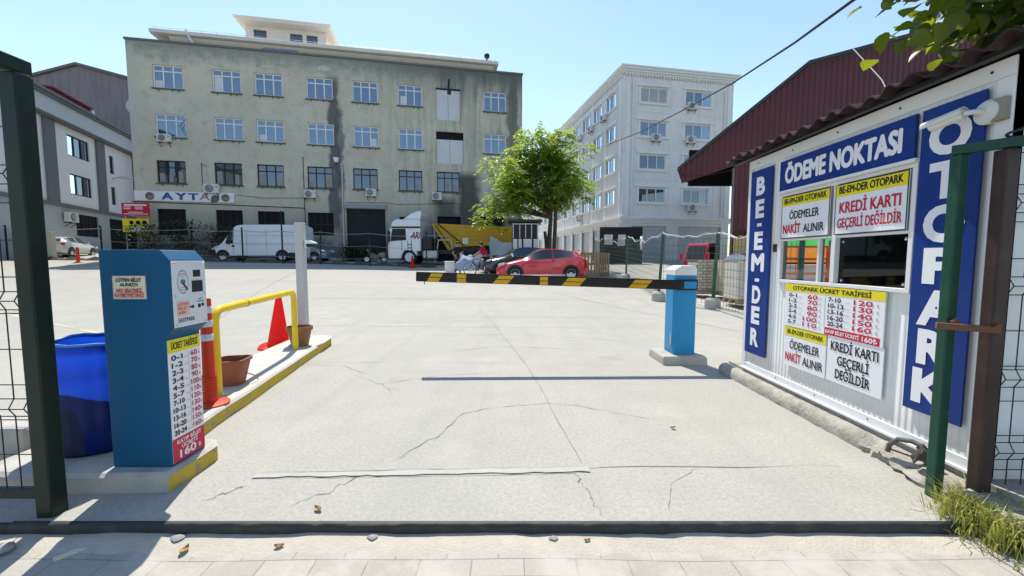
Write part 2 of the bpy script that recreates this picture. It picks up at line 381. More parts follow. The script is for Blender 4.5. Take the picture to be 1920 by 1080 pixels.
# faded bay lines on the far slab
m['bayline'] = M_('faded_yellow_line', (.52,.47,.30), .9, .2, 12)
b = MB()
for x0, y0, x1, y1 in ((-6.2,6.9,-12.5,9.8),(-4.6,9.2,-4.2,9.25)): crack(b, [(x0,y0),(x1,y1)], .09, .004, 10, False)
tag(b.build('bay_lines', [m['bayline']], fix=False), kind='structure')
# ---------------------------------------------------------------- buildings
def wall_mesh(b, u0, u1, z0, z1, holes, depth=.15, m=0, y=0.0, x_at=None):
    """wall in the local x,z plane facing -y (or -x at x=0 when x_at is given) with openings and their reveals"""
    us = sorted({u0, u1, *[h[0] for h in holes], *[h[2] for h in holes]}); zs = sorted({z0, z1, *[h[1] for h in holes], *[h[3] for h in holes]})
    P = (lambda u, d, z: (u, y + d, z)) if x_at is None else (lambda u, d, z: (x_at + d, u, z))
    for i in range(len(us)-1):
        for j in range(len(zs)-1):
            cu, cz = (us[i]+us[i+1])/2, (zs[j]+zs[j+1])/2
            if any(h[0] < cu < h[2] and h[1] < cz < h[3] for h in holes): continue
            b.add([P(us[i],0,zs[j]),P(us[i+1],0,zs[j]),P(us[i+1],0,zs[j+1]),P(us[i],0,zs[j+1])], [(0,1,2,3)], m)
    for a0, c0, a1, c1 in holes:
        q = [(a0,c0),(a1,c0),(a1,c1),(a0,c1)]
        for (p, r), (p2, r2) in zip(q, q[1:] + q[:1]):
            b.add([P(p,0,r),P(p2,0,r2),P(p2,depth,r2),P(p,depth,r)], [(0,1,2,3)], m)
_wc = {}
def window(parent, x, z, w, h, nx, transom, fm, gm, y=.10, rz=0, origin=(0,0), bar=.06, sill=None, rows=1):
    """casement window: a frame mesh with the pane (and sill) as its children; shared meshes"""
    key = (round(w,2), round(h,2), nx, transom, fm.name, gm.name, bar, rows, sill.name if sill else '')
    if key not in _wc:
        f = MB(); d = .05
        for a in ((0,0,w,bar),(0,h-bar,w,h),(0,bar,bar,h-bar),(w-bar,bar,w,h-bar)): f.box(a[0],-d/2,a[1],a[2],d/2,a[3])
        for i in range(1, nx): f.box(w*i/nx-bar/2,-d/2-.004,bar,w*i/nx+bar/2,d/2,h-bar)
        if transom: f.box(bar,-d/2+.004,h*transom-bar/2,w-bar,d/2-.004,h*transom+bar/2)
        for r in range(1, rows): f.box(bar,-d/2+.006,h*r/rows-bar/3,w-bar,d/2-.006,h*r/rows+bar/3)
        fo = f.build('window', [fm])
        p = MB(); n = nx
        for i in range(n):
            tl = random.Random(int(w*100)+i).uniform(-.006,.006)
            p.add([(w*i/n+bar*.4,.012,bar*.4),(w*(i+1)/n-bar*.4,.012+tl,bar*.4),(w*(i+1)/n-bar*.4,.012+tl,h-bar*.4),(w*i/n+bar*.4,.012,h-bar*.4)], [(0,1,2,3)])
        po = p.build('pane', [gm], fo)
        if sill:
            sb = MB().box(-.08,-y-.10,-.09,w+.08,0,-.005)
            for q in (.3,1.2,1.6): sb.box(q,-y-.04,-.2,q+.07,-y-.002,-.0905)
            sb.build('sill', [sill], fo)
        _wc[key] = fo; fo.parent = parent; o = fo
    else: o = copy_tree(_wc[key], parent)
    o.location = (x, y, z) if not rz else (origin[0] + y, origin[1] + x, z)
    o.rotation_euler.z = rz
    return o
def ac_unit(label, M, w=.85, h=.6, bracket=True, side=1, group='air conditioners on the facades'):
    """outdoor unit standing on brackets; local x along the wall, -y outward"""
    r = empty('air_conditioner', label, 'air conditioner', group=group)
    MB().box(0,-.36,0,w,-.06,h).build('casing', [m['ac']], r, bevel=.02)
    f = MB(); cx = w*.38; rr = h*.40
    f.lathe([(rr,0),(rr,.02),(rr*.86,.024),(.03,.012)], 24, m=0, M=Matrix.Translation((cx,-.362,h/2)) @ Matrix.Rotation(R(90),4,'X'))
    f.build('fan_grille', [m['ac_dark']], r, smooth=40)
    f = MB()
    for k in range(3): f.lathe([(rr*(.35+.22*k),.026),(rr*(.38+.22*k),.03),(rr*(.41+.22*k),.026)], 20, M=Matrix.Translation((cx,-.362,h/2)) @ Matrix.Rotation(R(90),4,'X'))
    f.box(w*.80,-.366,h*.55,w*.95,-.36,h*.80); f.build('guard', [m['steel']], r)
    if bracket:
        k = MB()
        for x in (.12, w-.12): k.beam((x,0,-.03),(x,-.38,-.03),.04,.05).beam((x,0,-.30),(x,-.34,-.05),.03,.03)
        k.build('bracket', [m['dark_steel']], r)
    r.matrix_world = M
    return r
def loc_M(root, x, y, z): return Matrix.Translation(root.location) @ Matrix.Rotation(root.rotation_euler.z, 4, 'Z') @ Matrix.Translation((x, y, z))

# ---- the old four-storey factory
a = NG('stained_render')
X, Z = a.xyz(0), a.xyz(2)
n1 = a.noise(.45, 7, .65); n2 = a.noise(1.6, 8, .68); run = a.noise(1.0, 6, .62, (2.2,1,.16), .6); fine = a.noise(14, 5, .6)
c = a.mix(a.ramp(n1, .32, .68), (.54,.505,.39), (.61,.575,.46))
c = a.mix(a.ramp(n2, .47, .76, 0, .75), c, (.37,.36,.29))
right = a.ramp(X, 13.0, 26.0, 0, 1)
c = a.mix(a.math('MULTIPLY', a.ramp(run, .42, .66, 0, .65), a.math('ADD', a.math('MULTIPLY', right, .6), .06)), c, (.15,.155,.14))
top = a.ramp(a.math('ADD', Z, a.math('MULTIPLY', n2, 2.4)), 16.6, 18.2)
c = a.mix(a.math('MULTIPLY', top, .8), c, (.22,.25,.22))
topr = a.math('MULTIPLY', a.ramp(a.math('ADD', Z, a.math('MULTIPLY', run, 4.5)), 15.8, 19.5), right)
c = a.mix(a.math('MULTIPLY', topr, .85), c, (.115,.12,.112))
# soot streak from the roof outlet, and the drip at the right corner
def streak(x0, w, zt, zb, col, k, c):
    d = a.math('ABSOLUTE', a.math('ADD', X, a.math('ADD', a.math('MULTIPLY', a.noise(.7, 5, .6, loc=(x0,0,0)), 1.5), -x0 - .75)))
    s_ = a.math('MULTIPLY', a.ramp(d, w * .35, w, 1, 0), a.math('MULTIPLY', a.ramp(Z, zt - .8, zt, 1, 0), a.ramp(Z, zb - .3, zb + .8)))
    return a.mix(a.math('MULTIPLY', s_, k), c, col)
c = streak(14.2, .58, 16.0, 3.4, (.10,.105,.11), .9, c); c = streak(14.6, .42, 13.5, 6.8, (.085,.09,.095), .7, c)
c = streak(28.6, .55, 16.4, 9.5, (.13,.125,.11), .8, c); c = streak(25.0, .5, 17.0, 8.0, (.40,.40,.34), .5, c)
c = streak(.5, .55, 17.2, 9.0, (.52,.50,.44), .6, c); c = streak(24.8, 1.3, 9.0, 2.0, (.055,.06,.058), .9, c); c = streak(22.9, 1.5, 6.9, 3.0, (.05,.055,.055), .8, c)
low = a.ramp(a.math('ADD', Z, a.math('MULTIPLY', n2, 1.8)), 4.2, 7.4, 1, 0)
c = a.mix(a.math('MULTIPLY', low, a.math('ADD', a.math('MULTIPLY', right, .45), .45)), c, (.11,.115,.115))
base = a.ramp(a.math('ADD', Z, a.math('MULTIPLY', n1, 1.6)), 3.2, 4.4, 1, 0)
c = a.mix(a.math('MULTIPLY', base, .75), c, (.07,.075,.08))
gr = a.math('MULTIPLY', a.ramp(a.noise(2.6, 8, .75, (1,1,.7), 2), .5, .62), a.ramp(Z, 2.8, 3.6, 1, 0))
c = a.mix(a.math('MULTIPLY', gr, .55), c, (.40,.42,.42))
c = a.mix(a.ramp(fine, .45, .8, 0, .18), c, (.2,.2,.17)); a.bump(a.math('ADD', n2, fine), .25, .03)
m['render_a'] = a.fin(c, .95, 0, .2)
m['cornice'] = M_('pale_cornice', (.72,.67,.59), .85, .08, 1.2, dirt=.3, dcol=(.35,.30,.24), dscale=1.5)
m['parapet_cap'] = M_('dark_parapet_cap', (.16,.15,.13), .9, .3, 3)
m['pvc'] = M_('white_window_frame', (.72,.73,.73), .4, .05)
m['iron'] = M_('black_iron_frame', (.025,.024,.022), .6, .3)
m['sill_a'] = M_('stained_sill', (.13,.125,.11), .9, .35, 5)
m['door_white'] = M_('white_loading_door', (.62,.64,.64), .6, .06, 1.5, dirt=.3, dcol=(.35,.36,.36), dscale=1.2)
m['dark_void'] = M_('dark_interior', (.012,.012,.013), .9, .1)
m['shutter_dark'] = M_('rusty_dark_shutter', (.035,.042,.045), .55, .35, 1.6)
m['lintel'] = M_('grey_shutter_box', (.30,.32,.34), .7, .15, 3)
m['curtain'] = M_('old_curtain', (.30,.28,.25), .9, .5, 2.2)
RA = math.degrees(math.atan2(1, 5))
bA = empty('factory_building', 'old four storey grey green factory with stained render, white upper windows and black lower ones', 'building', (-28, 30, 0), R(RA))
cols = [2.0, 5.83, 8.68, 12.3, 15.68, 19.15]
upper = [(x, z) for z in (13.84, 10.37) for x in cols + [26.12]]
low3 = [(x, 7.02) for x in (1.9, 5.68, 8.6, 12.17, 15.57, 19.1, 22.17)]
gnd = [(1.75, 3.2, 3.62, 5.15), (5.62, 3.25, 7.46, 5.15), (8.5, 3.3, 10.4, 5.12), (12.08, 3.3, 14.0, 5.1)]
doors = [(22.15, 12.88, 24.18, 15.47), (22.15, 9.34, 24.4, 11.97)]
opens = [(14.98, 1.2, 17.98, 5.45), (22.17, 1.2, 24.12, 5.0), (19.1, 1.2, 20.9, 4.9), (25.8, 1.2, 27.9, 5.05)]
holes = [(x, z, x + 1.93, z + 1.65) for x, z in upper] + [(x, z, x + 1.88, z + 1.66) for x, z in low3] + gnd + doors + opens
b = MB(); wall_mesh(b, .42, 29.45, 0, 17.05, holes, .22)
b.box(.42,.24,0,.67,14,17.05).box(29.2,.24,0,29.45,14,17.05).box(.67,13.8,0,29.2,14,17.05).box(.67,.24,16.6,29.2,13.8,16.8)
b.add([(.42,0,0),(.42,.24,0),(.42,.24,17.05),(.42,0,17.05)], [(0,1,2,3)]).add([(29.45,0,0),(29.45,.24,0),(29.45,.24,17.05),(29.45,0,17.05)], [(0,1,2,3)])
b.add([(.42,0,17.05),(29.45,0,17.05),(29.45,.24,17.05),(.42,.24,17.05)], [(0,1,2,3)])
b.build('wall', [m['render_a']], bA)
MB().box(.36,-.07,17.052,29.51,.3,17.2).build('parapet', [m['parapet_cap']], bA)
for x, z in upper: window(bA, x, z, 1.93, 1.65, 3, .74, m['pvc'], m['glass_blue'], .12, bar=.085, sill=m['sill_a'])
for x, z in low3: window(bA, x, z, 1.88, 1.66, 3, .70, m['iron'], m['glass_dark'], .12, bar=.07, sill=m['sill_a'])
rr = random.Random(3)
for x, z in low3:       # half-drawn curtains just behind the lower glass, standing proud of the dark pane
    for i in range(3):
        if rr.random() < .7:
            w0 = .12 + i * .6; hh = rr.uniform(.45, 1.02); MB().box(w0, 0, .08, w0 + rr.uniform(.25,.46), .004, hh).build('curtain', [m['curtain']], bA, loc=(x, .124, z))
for q in gnd:
    window(bA, q[0], q[1], q[2]-q[0], q[3]-q[1], 4, .5, m['iron'], m['dark_void'], .14, bar=.05)
for q in doors:
    b = MB(); w = (q[2]-q[0])/2; top = q[3] - (.62 if q[1] < 10 else .12)
    b.box(q[0]+.02,.14,q[1]+.02,q[0]+w-.012,.19,top).box(q[0]+w+.012,.14,q[1]+.02,q[2]-.02,.19,top); b.build('loading_door', [m['door_white']], bA)
    MB().box(q[0],.2,q[1],q[2],.22,q[3]).build('door_recess', [m['dark_void']], bA)
b = MB(); n = 44
for i in range(n):
    z0 = 1.2 + i * 4.25 / n; b.add([(14.98,.16,z0),(17.98,.16,z0),(17.98,.12,z0+.07),(14.98,.12,z0+.07),(14.98,.16,z0+.0966),(17.98,.16,z0+.0966)], [(0,1,2,3),(3,2,5,4)])
b.build('roller_shutter', [m['shutter_dark']], bA)
MB().box(14.85,-.28,5.47,18.1,-.002,5.80).build('shutter_box', [m['lintel']], bA, bevel=.02)
for q in opens[1:]: MB().box(q[0],.2,q[1],q[2],.22,q[3]).build('dark_opening', [m['dark_void']], bA)
MB().tube([(14.75,-.1,1.0),(14.75,-.1,8.6),(14.7,-.1,9.0)], .07, 8).build('drainpipe', [m['steel']], bA, smooth=60)
MB().beam((23.2,.1,15.6),(23.2,-1.3,15.6),.14,.18).tube([(23.2,-1.2,15.55),(23.2,-1.2,14.9)],.03,6).box(23.05,-1.32,14.55,23.35,-1.08,14.95).build('hoist_beam', [m['iron']], bA)
# set-back penthouse storey with a deep eaves band, and the roof house above it
b = MB().box(3.3,1.2,16.8,27.0,12,17.7); b.build('penthouse', [m['cornice']], bA)
b = MB(); prof = [(.25,17.72),(.05,17.78),(.05,18.02),(.15,18.08),(.9,18.12),(12.6,18.12),(12.6,17.72)]
b.prism([(y, z) for y, z in prof], 1.9, 27.4, axis='x'); b.prism([(.55,17.3),(.28,17.70),(2.0,17.70),(2.0,17.3)], 3.0, 27.0, axis='x'); b.build('eaves', [m['cornice']], bA)
MB().box(9.2,.42,17.25,11.7,.5,17.78).build('penthouse_shutter', [M_('brown_window_band', (.22,.17,.15), .6, .3, 3)], bA)
MB().box(9.3,.38,17.32,10.05,.42,17.72).box(10.15,.38,17.32,10.8,.42,17.72).box(10.9,.38,17.32,11.6,.42,17.72).build('penthouse_pane', [m['glass_b']], bA)
b = MB(); wall_mesh(b, 6.7, 12.9, 18.12, 20.9, [(7.3,19.95,8.3,20.6),(10.1,19.85,11.1,20.55),(11.4,19.85,12.3,20.55)], .2, y=4.0); b.box(6.7,4.22,18.12,12.9,9,20.9); b.build('roof_house', [m['cornice']], bA)
MB().add([(6.3,3.2,20.9),(13.4,3.2,20.9),(13.4,9.6,20.9),(6.3,9.6,20.9),(6.1,3.0,21.1),(13.6,3.0,21.1),(13.6,9.8,21.1),(6.1,9.8,21.1)],[(0,3,2,1),(4,5,6,7),(0,1,5,4),(1,2,6,5),(2,3,7,6),(3,0,4,7)]).build('roof', [m['cornice']], bA)
for q in ((7.3,19.95,8.3,20.6),(10.1,19.85,11.1,20.55),(11.4,19.85,12.3,20.55)): MB().box(q[0],4.17,q[1],q[2],4.2,q[3]).build('pane', [m['glass_dark']], bA)
MB().tube([(26.5,.6,17.2),(26.5,.6,18.5)],.07,8).lathe([(.05,18.45),(.22,18.5),(.24,18.68),(.16,18.8),(.02,18.86)],12,(26.5,.6,0)).build('roof_vent', [m['iron']], bA, smooth=40)
MB().tube([(4.7,.15,17.2),(4.4,.0,17.75),(4.3,-.02,18.1)],.07,8).build('gutter_pipe', [m['pvc']], bA, smooth=60)
b = MB()
for i in range(26): b.tube([(2.2+i,.2,18.1),(2.2+i,.2,18.22)],.012,4)
b.tube([(2.0,.2,18.2),(27.2,.2,18.2)],.012,4); b.build('roof_rail', [m['steel']], bA)
for pts, r_ in (([(.2,-.03,5.62),(3,-.03,5.58),(7.2,-.03,5.52),(11.9,-.03,5.42)],.03),([(11.9,-.03,9.4),(11.9,-.03,3.0)],.025),([(7.1,-.03,6.3),(9,-.03,6.12),(12,-.03,6.2)],.015),([(15,-.03,5.95),(18,-.03,6.0),(19,-.03,5.9),(24,-.03,6.1)],.015),([(4.85,-.05,7.0),(4.85,-.05,8.6),(5.2,-.05,8.3)],.02),([(3.95,-.05,10.5),(3.6,-.05,11.2),(3.95,-.05,11.7)],.02)): MB().tube(pts, r_, 5).build('wall_cable', [m['plastic_black']], bA)
pm = M_('pale_plaster_patch', (.52,.51,.46), .95, .25, 3)
rp = random.Random(9)
for cx, cz, rx, rz_ in ((20.0,6.25,.62,.42),(.55,12.4,.35,.55),(9.6,16.0,.5,.12),(13.6,16.2,.5,.25),(15.2,10.6,.25,.5),(15.35,7.6,.22,.7),(21.6,9.05,.5,.1)):
    pts = [(cx+rx*math.cos(t*.5236)*rp.uniform(.75,1.1), cz+rz_*math.sin(t*.5236)*rp.uniform(.75,1.1)) for t in range(12)]
    MB().prism(pts, -.012, -.002).build('plaster_patch', [pm], bA)
for k, (x, z) in enumerate(((5.9,13.93),(2.05,13.93),(8.8,10.5),(19.3,13.93),(16.9,10.5))): w_ = .52; MB().box(x+.05,.125,z,x+w_,.129,z+(1.1,.5,.45,.7,.6)[k]).build('window_blind', [m['door_white']], bA)
# signs, air conditioners and fittings on it
def onA(x, z, y=-.02): return loc_M(bA, x, y, z) @ Matrix.Rotation(R(90), 4, 'X')
blue = M_('faded_blue_lettering', (.05,.10,.28), .6, .3, 4); grey = M_('faded_grey_emblem', (.30,.27,.24), .7, .4, 6)
sA = sign('shop_sign', 'long faded white signboard with blue letters above the ground floor of the grey green factory', 6.55, .72, m['vinyl_white'],
     [('t','A',2.1,.14,.46,.8,blue,.05),('t','Y',3.0,.14,.46,.8,blue,.05),('t','T',3.8,.14,.46,.7,blue,.035),('t','A',4.55,.14,.46,.75,grey,.02)], onA(.43, 5.70, -.06), .05)
def emblem(x, y, r):
    b = MB(); b.lathe([(r,0),(r,.003),(r*.84,.004),(r*.82,0)], 20, (x, y, .052)); b.box(x-r*.6,y-r*.05,.052,x+r*.6,y+r*.12,.055); b.prism([(x-r*.55,y-r*.5),(x-r*.1,y-r*.1),(x+.05,y-r*.45)],.052,.055,axis='z').prism([(x+.02,y-r*.5),(x+r*.3,y-.02),(x+r*.6,y-r*.4)],.052,.055,axis='z')
    b.build('emblem', [grey], sA)
emblem(.98,.34,.3); emblem(5.95,.34,.3)
MB().prism([(4.95,-.02),(5.35,-.03),(5.55,.2),(5.5,.5),(5.2,.56),(4.98,.4)],.051,.054,axis='z').build('torn_patch', [M_('torn_patch', (.15,.14,.14), .9, .5, 9)], sA)
rows_r = [('r',.15,.86-.16,1.55,.86-.06,m['vinyl_white'])] + [('r',.12 + .7*(i%2),.58-.13*(i//2),.55+.85*(i%2)*.9,.635-.13*(i//2),m['vinyl_white']) for i in range(4)] + [('r',.4,.22,1.3,.26,m['vinyl_white']),('r',.12,.1,1.6,.14,m['vinyl_white'])]
sign('notice_board', 'red notice board with white lines of small print on the left end of the factory', 1.72, .9, m['red_ink'], rows_r, loc_M(bA,.1,-.9,4.52) @ Matrix.Rotation(R(90),4,'X'), .03)
yl = [('r',.0,.42,1.62,.45,m['black'])] + [('r',.55,.05,1.58,.38,m['vinyl_white'])] + [('r',.08,.06+.1*i,.48,.11+.1*i,m['black']) for i in range(3)]
sY = sign('warning_sign', 'yellow and white warning sign below the red notice board on the factory', 1.62, .95, m['yellow_ink'], yl + [('r',.65,.1,1.4,.13,m['grey_ink']),('r',.65,.2,1.5,.23,m['grey_ink'])], loc_M(bA,.1,-.9,3.35) @ Matrix.Rotation(R(90),4,'X'), .03)
b = MB()
for i, r_ in ((0,.14),(1,.15),(2,.16)): b.lathe([(r_,0),(r_,.004),(r_*.6,.005),(r_*.58,0)], 16, (.55+.4*i,.68,.031))
b.build('symbol', [m['black']], sY)
b = MB()
for x in (.25, 1.6): b.tube([(x,-.84,1.0),(x,-.84,5.4)],.035,6)
tag(b.build('sign_post', [m['steel']]), 'pair of thin steel posts carrying the red and yellow notice boards', 'post'); bpy.data.objects['sign_post'].matrix_world = loc_M(bA,0,0,0)
for lb, x, z, w, h in [('air conditioner under the far left third floor window of the factory', 2.2, 9.95, .85, .55), ('large air conditioner above the torn end of the faded factory signboard', 5.05, 6.35, 1.0, .68),
                 ('air conditioner beside the sooty streak, left of the drainpipe on the factory', 11.95, 6.2, .85, .58), ('air conditioner hanging under the black window just right of the sooty streak on the factory', 16.55, 6.45, .8, .6), ('air conditioner at the left foot of the black window below the factory loading doors', 21.75, 6.3, .8, .62)]:
    ac_unit(lb, loc_M(bA, x, -.02, z), w, h)
tag(MB().box(14.2,-.35,9.15,14.55,-.05,9.4).lathe([(.14,0),(.16,.1),(.05,.2)],12,(14.38,-.3,9.0)).build('floodlight', [m['pvc']]), 'small white floodlight on top of the drainpipe in the sooty streak', 'lamp').matrix_world = loc_M(bA,0,0,0)

# ---- the five-storey pale block on the right
a = NG('pale_render')
n1 = a.noise(.5, 6, .6); n2 = a.noise(2.2, 8, .7, (1,1,.35)); c = a.mix(a.ramp(n1,.3,.7), (.76,.745,.70), (.82,.81,.77)); c = a.mix(a.ramp(n2,.46,.76,0,.6), c, (.54,.53,.50)); a.bump(n2,.1,.02)
m['render_b'] = a.fin(c, .9, 0, .2)
m['trim_b'] = M_('pale_moulding', (.82,.81,.775), .85, .07, 2, dirt=.25, dcol=(.40,.39,.37))
a = NG('roller_shutter_pale'); w_ = a.n('ShaderNodeTexWave', wave_type='BANDS', bands_direction='Z'); a.l(a.coord(), w_.inputs[0]); w_.inputs['Scale'].default_value = 2.6
c = a.mix(a.ramp(a.noise(.8,5),.3,.7), (.55,.57,.57), (.64,.65,.65)); c = a.mix(a.ramp(w_.outputs[1],.0,.35,.5,0), c, (.24,.25,.26)); a.bump(w_.outputs[1],.6,.03); m['shutter_pale'] = a.fin(c,.55,0,.4)
RB = math.degrees(math.atan2(760, 3940))
bB = empty('apartment_block', 'pale five storey block with moulded window surrounds and grey roller shutters at street level', 'building', (9.9, 37, 0), R(RB))
LB = 42.0; FB = 11.0
fw = [(x, z, x + 2.62, z + 1.3) for z in (15.42, 12.47, 9.55, 6.58) for x in (1.6, 6.05)]
lw = [(1.5 + 3.2 * k, z, 1.5 + 3.2 * k + 2.15, z + 1.32) for z in (15.5, 12.55, 9.6, 6.6) for k in range(12)]
b = MB(); wall_mesh(b, 0, FB, 5.2, 17.75, fw, .14); wall_mesh(b, 0, LB, 5.2, 17.75, lw, .14, x_at=0)
fs_ = [(.9, .2, 4.5, 4.45), (5.7, .2, 10.2, 4.45)]; ls_ = [(1.3 + 3.2 * k, .2, 3.75 + 3.2 * k, 4.4) for k in range(12)]
wall_mesh(b, 0, FB, 0, 5.2, fs_, .2); wall_mesh(b, 0, LB, 0, 5.2, ls_, .2, x_at=0)
b.box(FB-.3,.25,0,FB,LB,17.75).box(.25,LB-.3,0,FB-.3,LB,17.75).box(.25,.25,17.3,FB-.3,LB-.3,17.6)
b.add([(FB,0,0),(FB,.25,0),(FB,.25,17.75),(FB,0,17.75)], [(0,1,2,3)])
b.build('wall', [m['render_b']], bB)
def cornice(z0, steps, name):
    b = MB()
    for dz0, dz1, pr in steps:
        b.box(-pr,-pr,z0+dz0,FB+pr,.3,z0+dz1); b.box(-pr,.302,z0+dz0,.3,LB,z0+dz1)
    b.build(name, [m['trim_b']], bB)
cornice(17.76, [(0,.14,.12),(.141,.32,.22),(.321,.5,.34),(.501,.62,.42)], 'cornice')
cornice(5.05, [(-.32,-.14,.08),(-.139,.02,.16),(.021,.2,.26)], 'string_course')
b = MB()
for i in range(int(FB/.28)): b.box(.1+i*.28,-.19,17.55,.22+i*.28,-.002,17.755)
for i in range(100): b.box(-.19,.2+i*.28,17.55,-.002,.32+i*.28,17.755)
b.build('dentils', [m['trim_b']], bB)
b = MB()
for q in fw:
    b.box(q[0]-.16,-.07,q[1]-.06,q[0],-.002,q[3]+.08).box(q[2],-.07,q[1]-.06,q[2]+.16,-.002,q[3]+.08).box(q[0]-.26,-.16,q[3]+.081,q[2]+.26,-.002,q[3]+.22).box(q[0]-.22,-.14,q[1]-.2,q[2]+.22,-.002,q[1]-.061)
for q in lw:
    b.box(-.07,q[0]-.14,q[1]-.06,-.002,q[0],q[3]+.08).box(-.07,q[2],q[1]-.06,-.002,q[2]+.14,q[3]+.08).box(-.16,q[0]-.22,q[3]+.081,-.002,q[2]+.22,q[3]+.22).box(-.14,q[0]-.2,q[1]-.2,-.002,q[2]+.2,q[1]-.061)
for k in range(13): b.box(-.06,.35+3.2*k,5.3,-.002,.62+3.2*k,17.5)
b.box(.25,-.06,5.3,.6,-.002,17.5).box(FB-.6,-.06,5.3,FB-.25,-.002,17.5)
for k in range(13): b.box(-.1,.25+3.2*k,0,-.002,.9+3.2*k,4.7)
b.build('mouldings', [m['trim_b']], bB)
b = MB()
for z in (8.6, 11.6, 14.6): b.box(.61,-.03,z,FB-.61,-.003,z+.06)
for x in (1.2, 4.6, 9.2): b.box(x,-.028,5.4,x+.05,-.003,17.3)
b.build('panel_lines', [m['trim_b']], bB)
blind = M_('closed_blind', (.42,.43,.43), .8, .25, 1.2)
for i, q in enumerate(fw): window(bB, q[0], q[1], 2.62, 1.3, 3, 0, m['pvc'], blind if i in (0,) else m['glass_dark'] if i in (4,6,7) else m['glass_b'], .08, bar=.09)
for q in lw:
    w_o = window(bB, 0, q[1], 2.15, 1.32, 3, 0, m['pvc'], m[rr.choice(['glass_b','glass_b','glass_dark'])], .08, bar=.08)
    w_o.rotation_euler.z = R(-90); w_o.location = (.08, q[2], q[1])
for q in fs_: MB().box(q[0],.14,q[1],q[2],.19,q[3]).build('roller_shutter', [m['shutter_pale']], bB)
for q in ls_: MB().box(.14,q[0],q[1],.19,q[2],q[3]).build('roller_shutter', [m['shutter_pale']], bB)
MB().box(6.4,2.0,17.6,FB-.4,5,19.55).build('roof_house', [M_('grey_roof_box', (.36,.34,.33), .8, .1)], bB)
MB().prism([(1.5,17.6),(5.5,17.6),(5.2,18.9),(3.4,19.2),(1.8,18.7)],4,9).build('roof_shed', [M_('roof_sheet', (.50,.47,.38), .7, .1)], bB)
for q in ([(.85,-.1,.2),(.85,-.1,17.5)],[(FB-.9,-.1,5.0),(FB-.9,-.1,17.0)]): MB().tube(q,.06,6).build('drainpipe', [m['trim_b']], bB, smooth=60)
for lb, x, z in [('air conditioner on the pale block under its second highest left front window', 2.65, 12.0), ('air conditioner on the pale block under its top right front window', 6.15, 15.0), ('air conditioner on the pale block under its second highest right front window', 6.1, 12.0), ('air conditioner on the pale block under its lowest right front window', 6.5, 5.85)]:
    ac_unit(lb, loc_M(bB, x, -.04, z), .9, .62)
for lb, y, z in [('air conditioner at the top of the pale block side wall, nearest its corner', 4.3, 14.9), ('air conditioner at the top of the pale block side wall, second from its corner', 7.6, 14.85), ('air conditioner at the top of the pale block side wall, third from its corner', 10.9, 14.85), ('air conditioner halfway up the pale block side wall', 7.6, 8.9), ('air conditioner low on the pale block side wall above the shutters', 10.8, 5.9), ('air conditioner halfway up the pale block side wall, farther from its corner', 10.8, 8.8)]:
    ac_unit(lb, loc_M(bB, -.04, y, z) @ Matrix.Rotation(R(-90), 4, 'Z'), .85, .6)

# ---- the low modern block on the left
m['render_c'] = M_('white_render', (.80,.80,.78), .85, .06, .8, dirt=.15, dcol=(.4,.4,.38))
m['grey_c'] = M_('grey_render', (.42,.45,.46), .85, .06, 1)
m['pil_c'] = M_('dark_grey_pilaster', (.16,.17,.18), .8, .08)
m['fascia_c'] = M_('blue_grey_fascia', (.52,.57,.59), .7, .06)
RC = math.degrees(math.atan2(1, -.38))
bC = empty('office_building', 'low white and grey three storey building with dark windows beside the factory', 'building', (-39, 41.6, -.435), R(RC))
def loc_C(x, y, z): return Matrix.Translation(bC.location) @ Matrix.Rotation(R(RC), 4, 'Z') @ Matrix.Scale(1.3, 4) @ Matrix.Translation((x, y, z))
wc = [(u, z, u + 1.95, z + h) for z, h in ((7.9,1.3),(5.5,1.3)) for u in (-5.85, -10.1, -14.3, -18.5, -22.7)] + [(-1.85,7.65,-1.35,8.95),(-1.85,5.4,-1.35,6.7)]
gc = [(-5.6,2.9,-3.5,4.3),(-10.2,2.9,-8.1,4.3),(-14.6,2.9,-12.5,4.3),(-2.3,.9,1.2,4.35)]
b = MB(); wall_mesh(b, -26, 1.4, 4.8, 9.6, wc, .15); b.box(-26,.17,4.8,1.4,12,9.6); b.build('wall', [m['render_c']], bC)
b = MB(); wall_mesh(b, -26, 1.4, 0, 4.6, gc, .15); b.box(-26,.17,0,1.4,12,4.6); b.build('ground_wall', [m['grey_c']], bC)
MB().box(-26,-.12,4.601,1.4,.3,4.799).box(-26,-.3,9.601,1.45,12,9.75).build('string_course', [m['pil_c']], bC)
MB().box(-26,-.45,9.751,1.5,12,10.65).build('fascia', [m['fascia_c']], bC)
MB().box(-26,-.6,10.651,1.55,12,10.82).box(-26,-.7,10.821,1.55,12,10.95).build('roof', [m['pil_c']], bC)
for u in (-3.3,-7.75,-12.1,-16.3,-20.5,.95): MB().box(u,-.12,4.8,u+.8,-.002,9.6).build('pilaster', [m['pil_c']], bC)
for q in wc: window(bC, q[0], q[1], q[2]-q[0], q[3]-q[1], 3 if q[2]-q[0] > 1 else 1, 0, m['iron'], m['glass_dark'], .1, bar=.07)
for q in gc[:3]: window(bC, q[0], q[1], q[2]-q[0], q[3]-q[1], 3, 0, m['iron'], m['dark_void'], .1, bar=.05)
MB().box(-2.3,.1,.9,1.2,.14,4.35).build('dark_opening', [m['dark_void']], bC)
ac_unit('air conditioner on the grey ground floor of the low white building', loc_C(-7.7, -.02, 3.7), .85, .6)
sl = empty('street_lamp', 'white hooded lamp on a short arm on the low white building', 'lamp'); sl.matrix_world = loc_C(0,0,0)
MB().beam((-1.85,0,7.3),(-1.85,-.5,7.45),.05,.05).build('arm', [m['steel']], sl)
